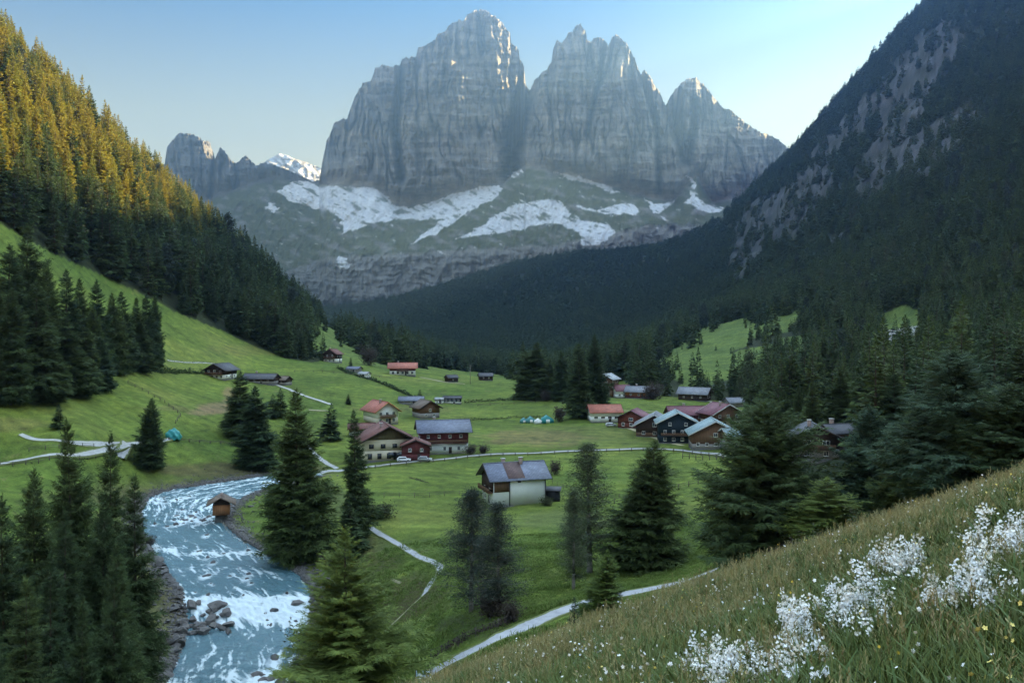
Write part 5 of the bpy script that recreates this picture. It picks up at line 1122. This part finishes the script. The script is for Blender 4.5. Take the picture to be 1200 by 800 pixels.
    board(476,0,99,1.5,1.0,'left of the two blue and white information boards by the near lane'); board(496,0,101,1.7,1.05,'right of the two blue and white information boards by the near lane')
    # posts by the lane
    for px, Y, l in ((508,96,'single wooden post left of the near lane'),(580,109,'short dark post pair on the verge under the reddish bush')):
        r = empty('wooden_post', at(px,Y)); tag(r, l, 'post'); MB().box(-.08,.08,-.08,.08,-.4,2.0 if px == 508 else 1.2).build('stake', M_FENCE, r); MB().box(-.11,.11,-.11,.11,2.0 if px == 508 else 1.2,2.06 if px == 508 else 1.27).build('cap', M_FENCEP, r)
    r = empty('utility_pole', ground(551,450,400)); tag(r, 'slim pale utility pole on the meadow crest before the forest', 'pole'); MB().bar((0,0,-1),(0,0,11),.16,8,.11).build('mast', M_PALEB, r); MB().box(-.9,.9,-.08,.08,10.1,10.3).build('crossarm', M_FENCE, r)
    r = empty('fallen_trunk', ground(150,640,90)); tag(r, 'bleached fallen trunk on the left bank', 'fallen tree'); MB().bar((-3,0,.3),(3.5,.6,.7),.22,8,.1).build('log', M_PALEB, r)
# ------------------------------------------------------------------ the flower slope in front
def leafm(name, cols, rough=.7, trans=.25):
    m, nt, b, N, L = new_mat(name); pset(b, rough=rough, spec=.2)
    oi = N.new('ShaderNodeObjectInfo'); c = ramp(nt, oi.outputs['Random'], [(i/(len(cols)-1), c) for i, c in enumerate(cols)])
    at_ = N.new('ShaderNodeAttribute'); at_.attribute_name = 'tipw'
    L.new(mixc(nt, at_.outputs['Fac'], mixc(nt, 1.0, c, (.55,.6,.5), 'MULTIPLY'), c), b.inputs['Base Color'])
    return m
def blades(g, n, h, spread, w, lean=.35, seed_heads=0):
    V=[];F4=[];T=[]
    for i in range(n):
        a = g.random()*6.28; r = spread*math.sqrt(g.random()); x, y = r*math.cos(a), r*math.sin(a); hh = h*g.uniform(.45,1.15); a2 = g.random()*6.28; ln = lean*g.uniform(.2,1.4)*hh; d = np.array([math.cos(a2),math.sin(a2)])
        s = np.array([-d[1],d[0]])*w*g.uniform(.7,1.3)/2; k = len(V)
        for j, t in enumerate((0,.4,.75,1)):
            c = np.array([x,y])+d*ln*t*t; z = hh*(t-.12*t*t*ln/hh); ww = [1,.9,.6,.12][j]
            V += [(c[0]-s[0]*ww,c[1]-s[1]*ww,z),(c[0]+s[0]*ww,c[1]+s[1]*ww,z)]; T += [t,t]
            if j: F4.append((k+2*j-2,k+2*j-1,k+2*j+1,k+2*j))
        if seed_heads and g.random() < seed_heads:   # a loose seed head
            c = np.array([x,y])+d*ln; z = hh*.98
            for q in range(7):
                b0 = np.array([c[0],c[1],z-q*.022*h/.5]); e = b0+np.array([g.normal(0,.018),g.normal(0,.018),.035]); kk = len(V); o = np.array([s[0]*1.8,s[1]*1.8,0])
                V += [tuple(b0), tuple((b0+e)/2+o), tuple(e), tuple((b0+e)/2-o)]; T += [1]*4; F4.append((kk,kk+1,kk+2,kk+3))
    return np.array(V), np.array(F4), np.array(T)
def build_meadow():
    g = np.random.default_rng(8)
    mg = leafm('meadow_grass', [(.085,.115,.026),(.125,.145,.036),(.065,.095,.022),(.16,.155,.045)]); md = leafm('dry_grass', [(.25,.235,.105),(.31,.28,.14),(.19,.18,.075),(.24,.19,.09)]); mb = leafm('broad_leaves', [(.05,.085,.020),(.07,.10,.026),(.085,.105,.035)])
    def tm(name, args, mat):
        V, F4, T = blades(g, *args); return mesh_np(name, V, F4, mat, False, {'tipw': T})
    green = [tm('grass_tuft', (46,.22,.20,.008,.6), mg) for _ in range(5)]; dry = [tm('dry_tuft', (14,.40,.20,.006,.4,.75), md) for _ in range(4)]; broad = [tm('leaf_tuft', (16,.22,.14,.026,.9), mb) for _ in range(3)]
    def pts(n, ymax, pw, ymin=1.6):
        out = []; tot = 0
        while tot < n:
            Y = ymin+(ymax-ymin)*g.random(n)**pw; X = g.uniform(-.12,.64,n)*Y+g.uniform(-.5,.5,n)
            px = CX+F*X/Y; Z = terrain(X, Y); py = HY-F*Z/Y
            ok = (py > 520) & (g.random(n) < np.clip(Y/ymax,.05,1)**(.0)); q = np.stack([X,Y,Z],1)[ok]; out.append(q); tot += len(q)
        return np.concatenate(out)[:n]
    def sc_(name, n, ymax, pw, ms, s0, s1, keep=None, tilt=.12):
        P = pts(n, ymax, pw)
        if keep is not None: P = P[keep(P)]
        s = g.uniform(s0, s1, len(P)); s = s*(1+.012*P[:,1]); P[:,2] -= .02; scatter_stuff(name, P, np.stack([s,s,s*g.uniform(.8,1.2,len(s))],1), g.random(len(s))*6.28, ms, tilt=tilt)
    dm = lambda P: fbm(P[:,0]/3.5, P[:,1]/3.5, 3, 51)+.5*sstep(8,26,P[:,1])-.35
    sc_('meadow_grass', 36000, 52, .75, green, .6, 1.3)
    sc_('dry_grass', 15000, 52, .75, dry, .55, 1.15, lambda P: g.random(len(P)) < .10+.90*sstep(-.3,.35,dm(P)))
    sc_('leafy_ground_cover', 7000, 26, .8, broad, .7, 1.4)
    # white flowers
    mw = leafm('white_petals', [(.80,.80,.76),(.74,.76,.78),(.82,.80,.72)], .6); ms = leafm('flower_stems', [(.07,.10,.03),(.10,.11,.04)])
    my = leafm('yellow_petals', [(.65,.48,.06),(.7,.62,.25)], .6)
    def flower(h, nbr, nbl, rad, petal=mw):
        st = MB(); V=[];F4=[]; x, y = g.normal(0,.06,2); top = np.array([x*h,y*h,h]); st.bar((0,0,-.05), top*.6, .0035, 4, .003); st.bar(top*.6, top, .003, 4, .0015); heads = []
        for i in range(nbr):
            t = g.uniform(.45,.95); p = top*t; a = g.random()*6.28; e = p+np.array([math.cos(a)*g.uniform(.05,.17),math.sin(a)*g.uniform(.05,.17),g.uniform(.08,.24)*h]); st.bar(p, e, .002, 3, .0012); heads.append(e)
        heads.append(top)
        for i in range(nbl):
            c = heads[int(g.integers(len(heads)))]+g.normal(0,1,3)*np.array([.035,.035,.045]); nrm = unit(g.normal(0,.6,3)+np.array([-.25,-.8,.7])); u = unit(np.cross(nrm, g.normal(0,1,3))); v = np.cross(nrm,u); r = rad*g.uniform(.7,1.2)
            for k in range(5):
                a = k*1.2566; d = u*math.cos(a)+v*math.sin(a); s = np.cross(nrm, d); kk = len(V)
                V += [tuple(c), tuple(c+d*r*.6+s*r*.36+nrm*r*.15), tuple(c+d*r+nrm*r*.22), tuple(c+d*r*.6-s*r*.36+nrm*r*.15)]; F4.append((kk,kk+1,kk+2,kk+3))
        for i in range(5):  # stem leaves
            t = g.uniform(.05,.5); a = g.random()*6.28; st.add([top*t, top*t+np.array([math.cos(a)*.05-.01*math.sin(a),math.sin(a)*.05+.01*math.cos(a),.03]), top*t+np.array([math.cos(a)*.13,math.sin(a)*.13,.01]), top*t+np.array([math.cos(a)*.05+.01*math.sin(a),math.sin(a)*.05-.01*math.cos(a),.03])], f4=[(0,1,2,3)])
        return st.mesh('stem', ms), mesh_np('blossoms', np.array(V), np.array(F4), petal, False, {'tipw': np.ones(len(V))})
    protos = [flower(.62, 8, 46, .027) for _ in range(4)]+[flower(.5, 6, 34, .027) for _ in range(3)]+[flower(.74, 9, 52, .026) for _ in range(2)]
    cl = [((845,772),34,30,46,'white wildflower in the lower left flower patch of the slope','flowers of the lower left patch'),
          ((940,725),22,26,42,'white wildflower in the second flower patch from the left','flowers of the second patch'),
          ((1005,700),34,26,42,'white wildflower in the dense patch at the middle of the slope','flowers of the middle patch'),
          ((1055,650),30,15,30,'white wildflower in the small patch above the middle one','flowers of the small upper patch'),
          ((1100,690),20,12,16,'white wildflower in the thin patch between the middle and the right flowers','flowers of the thin patch'),
          ((1145,655),20,44,46,'white wildflower in the tall column of flowers towards the right edge','flowers of the right column'),
          ((1185,620),18,20,26,'white wildflower in the patch touching the right edge','flowers of the right edge patch'),
          ((920,775),45,20,12,'scattered white wildflower low at the bottom of the slope','scattered flowers at the bottom')]
    cnt = 0
    for (c, rx, ry, n, lb, gr) in cl:
        for i in range(n):
            hx, hy = c[0]+g.normal(0,.55)*rx, c[1]+g.normal(0,.55)*ry
            # the head is seen at (hx, hy): its root lies lower
            best = None
            P = ground(round(hx,1), round(hy+38,1), 2.6); h = .5*P.y*38/F*2; h = min(max(38*P.y/F, .34), .75)
            o = empty('white_flower', P, g.random()*6.28, h/.62); tag(o, lb, 'flower', gr); st, bl = protos[int(g.integers(len(protos)))]; obj('stem', st, o); obj('blossoms', bl, o); cnt += 1
    print('flowers', cnt)
    small = [flower(.30, 3, 6, .016)[1] for _ in range(3)]; sm2 = [flower(.30, 3, 6, .013, my)[1] for _ in range(2)]
    sc_('small_wildflowers', 1900, 42, .8, small+small+sm2, .6, 1.4, lambda P: g.random(len(P)) < .25+.75*sstep(0,.3,fbm(P[:,0]/2.2,P[:,1]/2.2,2,19)))
    # rough grass over the nearer valley floor so that it has a nap
    n = 60000; px = g.uniform(380,880,n); Y = g.uniform(78,175,n); X = (px-CX)/F*Y; ok = river_d(X, Y) > 2
    for rd, w in (('lane',2.2),): ok &= seg_dist(X, Y, ROADS[rd].tolist()[::6]) > w
    X, Y = X[ok], Y[ok]; Z = terrain(X, Y); py = HY-F*Z/Y; k = g.random(len(py)) < .9*sstep(575,660,py); P = np.stack([X,Y,Z],1)[k]; s = g.uniform(.5,1.4,len(P))*(.6+.9*sstep(-.1,.4,fbm(P[:,0]/9,P[:,1]/9,3,29)))
    mf = leafm('pasture_grass', [(.13,.20,.038),(.16,.22,.045),(.11,.17,.032),(.18,.20,.06)]); fm = [tm('pasture_tuft', (14,.30,.5,.045,.5), mf) for _ in range(4)]
    scatter_stuff('pasture_grass', P, np.stack([s,s,s*.8],1), g.random(len(s))*6.28, fm)
# ------------------------------------------------------------------ camera, light, air
def setup():
    cam = bpy.data.cameras.new('camera'); co = bpy.data.objects.new('camera', cam); COL.objects.link(co); SC.camera = co
    cam.sensor_width = 36; cam.lens = 36*F/1200; cam.shift_y = -(400-HY)/1200; cam.clip_start = .1; cam.clip_end = 30000
    co.location = (0,0,0); co.rotation_euler = (R(90), 0, 0)
    w = bpy.data.worlds.new('World'); SC.world = w; w.use_nodes = True; nt = w.node_tree; bg = nt.nodes['Background']
    sky = nt.nodes.new('ShaderNodeTexSky'); sky.sky_type = 'NISHITA'; sky.sun_disc = False
    sky.sun_elevation = SUN_EL; sky.sun_rotation = SUN_AZ; sky.altitude = 1300; sky.air_density = 1.0; sky.dust_density = SKY_DUST; sky.ozone_density = SKY_OZONE
    tc = nt.nodes.new('ShaderNodeTexCoord'); sp = nt.nodes.new('ShaderNodeSeparateXYZ'); nt.links.new(tc.outputs['Generated'], sp.inputs[0])
    rp = nt.nodes.new('ShaderNodeValToRGB'); e = rp.color_ramp.elements; e[0].position = 0; e[0].color = (*SKY_LO, 1); e[1].position = .75; e[1].color = (*SKY_HI, 1); m_ = e.new(.22); m_.color = (*SKY_MID, 1); m_ = e.new(.36); m_.color = (*SKY_MID2, 1)
    nt.links.new(sp.outputs[2], rp.inputs[0]); mx = nt.nodes.new('ShaderNodeMix'); mx.data_type = 'RGBA'; mx.blend_type = 'MULTIPLY'; mx.inputs[0].default_value = 1
    nt.links.new(sky.outputs[0], mx.inputs[6]); nt.links.new(rp.outputs[0], mx.inputs[7]); nt.links.new(mx.outputs[2], bg.inputs[0]); bg.inputs[1].default_value = SKY_STR
    sl = bpy.data.lights.new('sun', 'SUN'); sl.energy = SUN_STR; sl.color = (1, .76, .36); sl.angle = R(.5)
    so = bpy.data.objects.new('sun', sl); COL.objects.link(so)
    so.rotation_euler = Vector([-v for v in SUN_DIR]).to_track_quat('-Z', 'Y').to_euler()
    SC.view_settings.view_transform = 'Standard'; SC.view_settings.look = 'None'; SC.view_settings.exposure = EXPO; SC.view_settings.gamma = 1
    c = SC.cycles
    c.max_bounces = 4; c.diffuse_bounces = 2; c.glossy_bounces = 2; c.transmission_bounces = 3; c.transparent_max_bounces = 6; c.volume_bounces = 0
    c.use_adaptive_sampling = True; c.adaptive_threshold = .02; c.use_denoising = True; c.caustics_reflective = False; c.caustics_refractive = False
    c.sample_clamp_indirect = 4
def haze(density):
    m = bpy.data.materials.new('haze'); m.use_nodes = True; nt = m.node_tree
    for n in list(nt.nodes):
        if n.type == 'BSDF_PRINCIPLED': nt.nodes.remove(n)
    v = nt.nodes.new('ShaderNodeVolumePrincipled'); v.inputs['Density'].default_value = density; v.inputs['Color'].default_value = HAZE_C
    v.inputs['Anisotropy'].default_value = HAZE_G
    out = [n for n in nt.nodes if n.type == 'OUTPUT_MATERIAL'][0]; nt.links.new(v.outputs[0], out.inputs['Volume'])
    b = MB(); b.box(-7600, 7600, -300, 7700, -900, HAZE_TOP); o = b.build('haze', m); tag(o, kind='stuff')
SKY_STR, SKY_DUST, SKY_OZONE, SUN_STR, EXPO = .12, .4, 2.0, 5.0, 3.2
SKY_LO, SKY_MID, SKY_MID2, SKY_HI = (.78,.46,.24), (.43,.285,.15), (.062,.135,.155), (2.6,1.86,1.16)
HAZE_D, HAZE_TOP, HAZE_G, HAZE_C = 1.3e-4, 1640, .84, (.29,.54,.98,1)
T0 = time.time()
def lap(s): print('LAP', s, round(time.time()-T0,1))
build_ground(); build_massif(); build_snow_peak(); build_shade_range([(2230,5050,1480),(2170,4700,1400),(2150,4300,1260),(2150,3900,1130),(2200,3400,1030),(2350,2900,950),(2500,2400,900)]); lap('land')
build_forests(); lap('forest')
build_rocks(); build_river(); build_roads(); lap('river')
build_houses(); lap('houses'); build_trees(); lap('trees'); build_props(); build_meadow(); lap('meadow')
setup(); haze(HAZE_D)
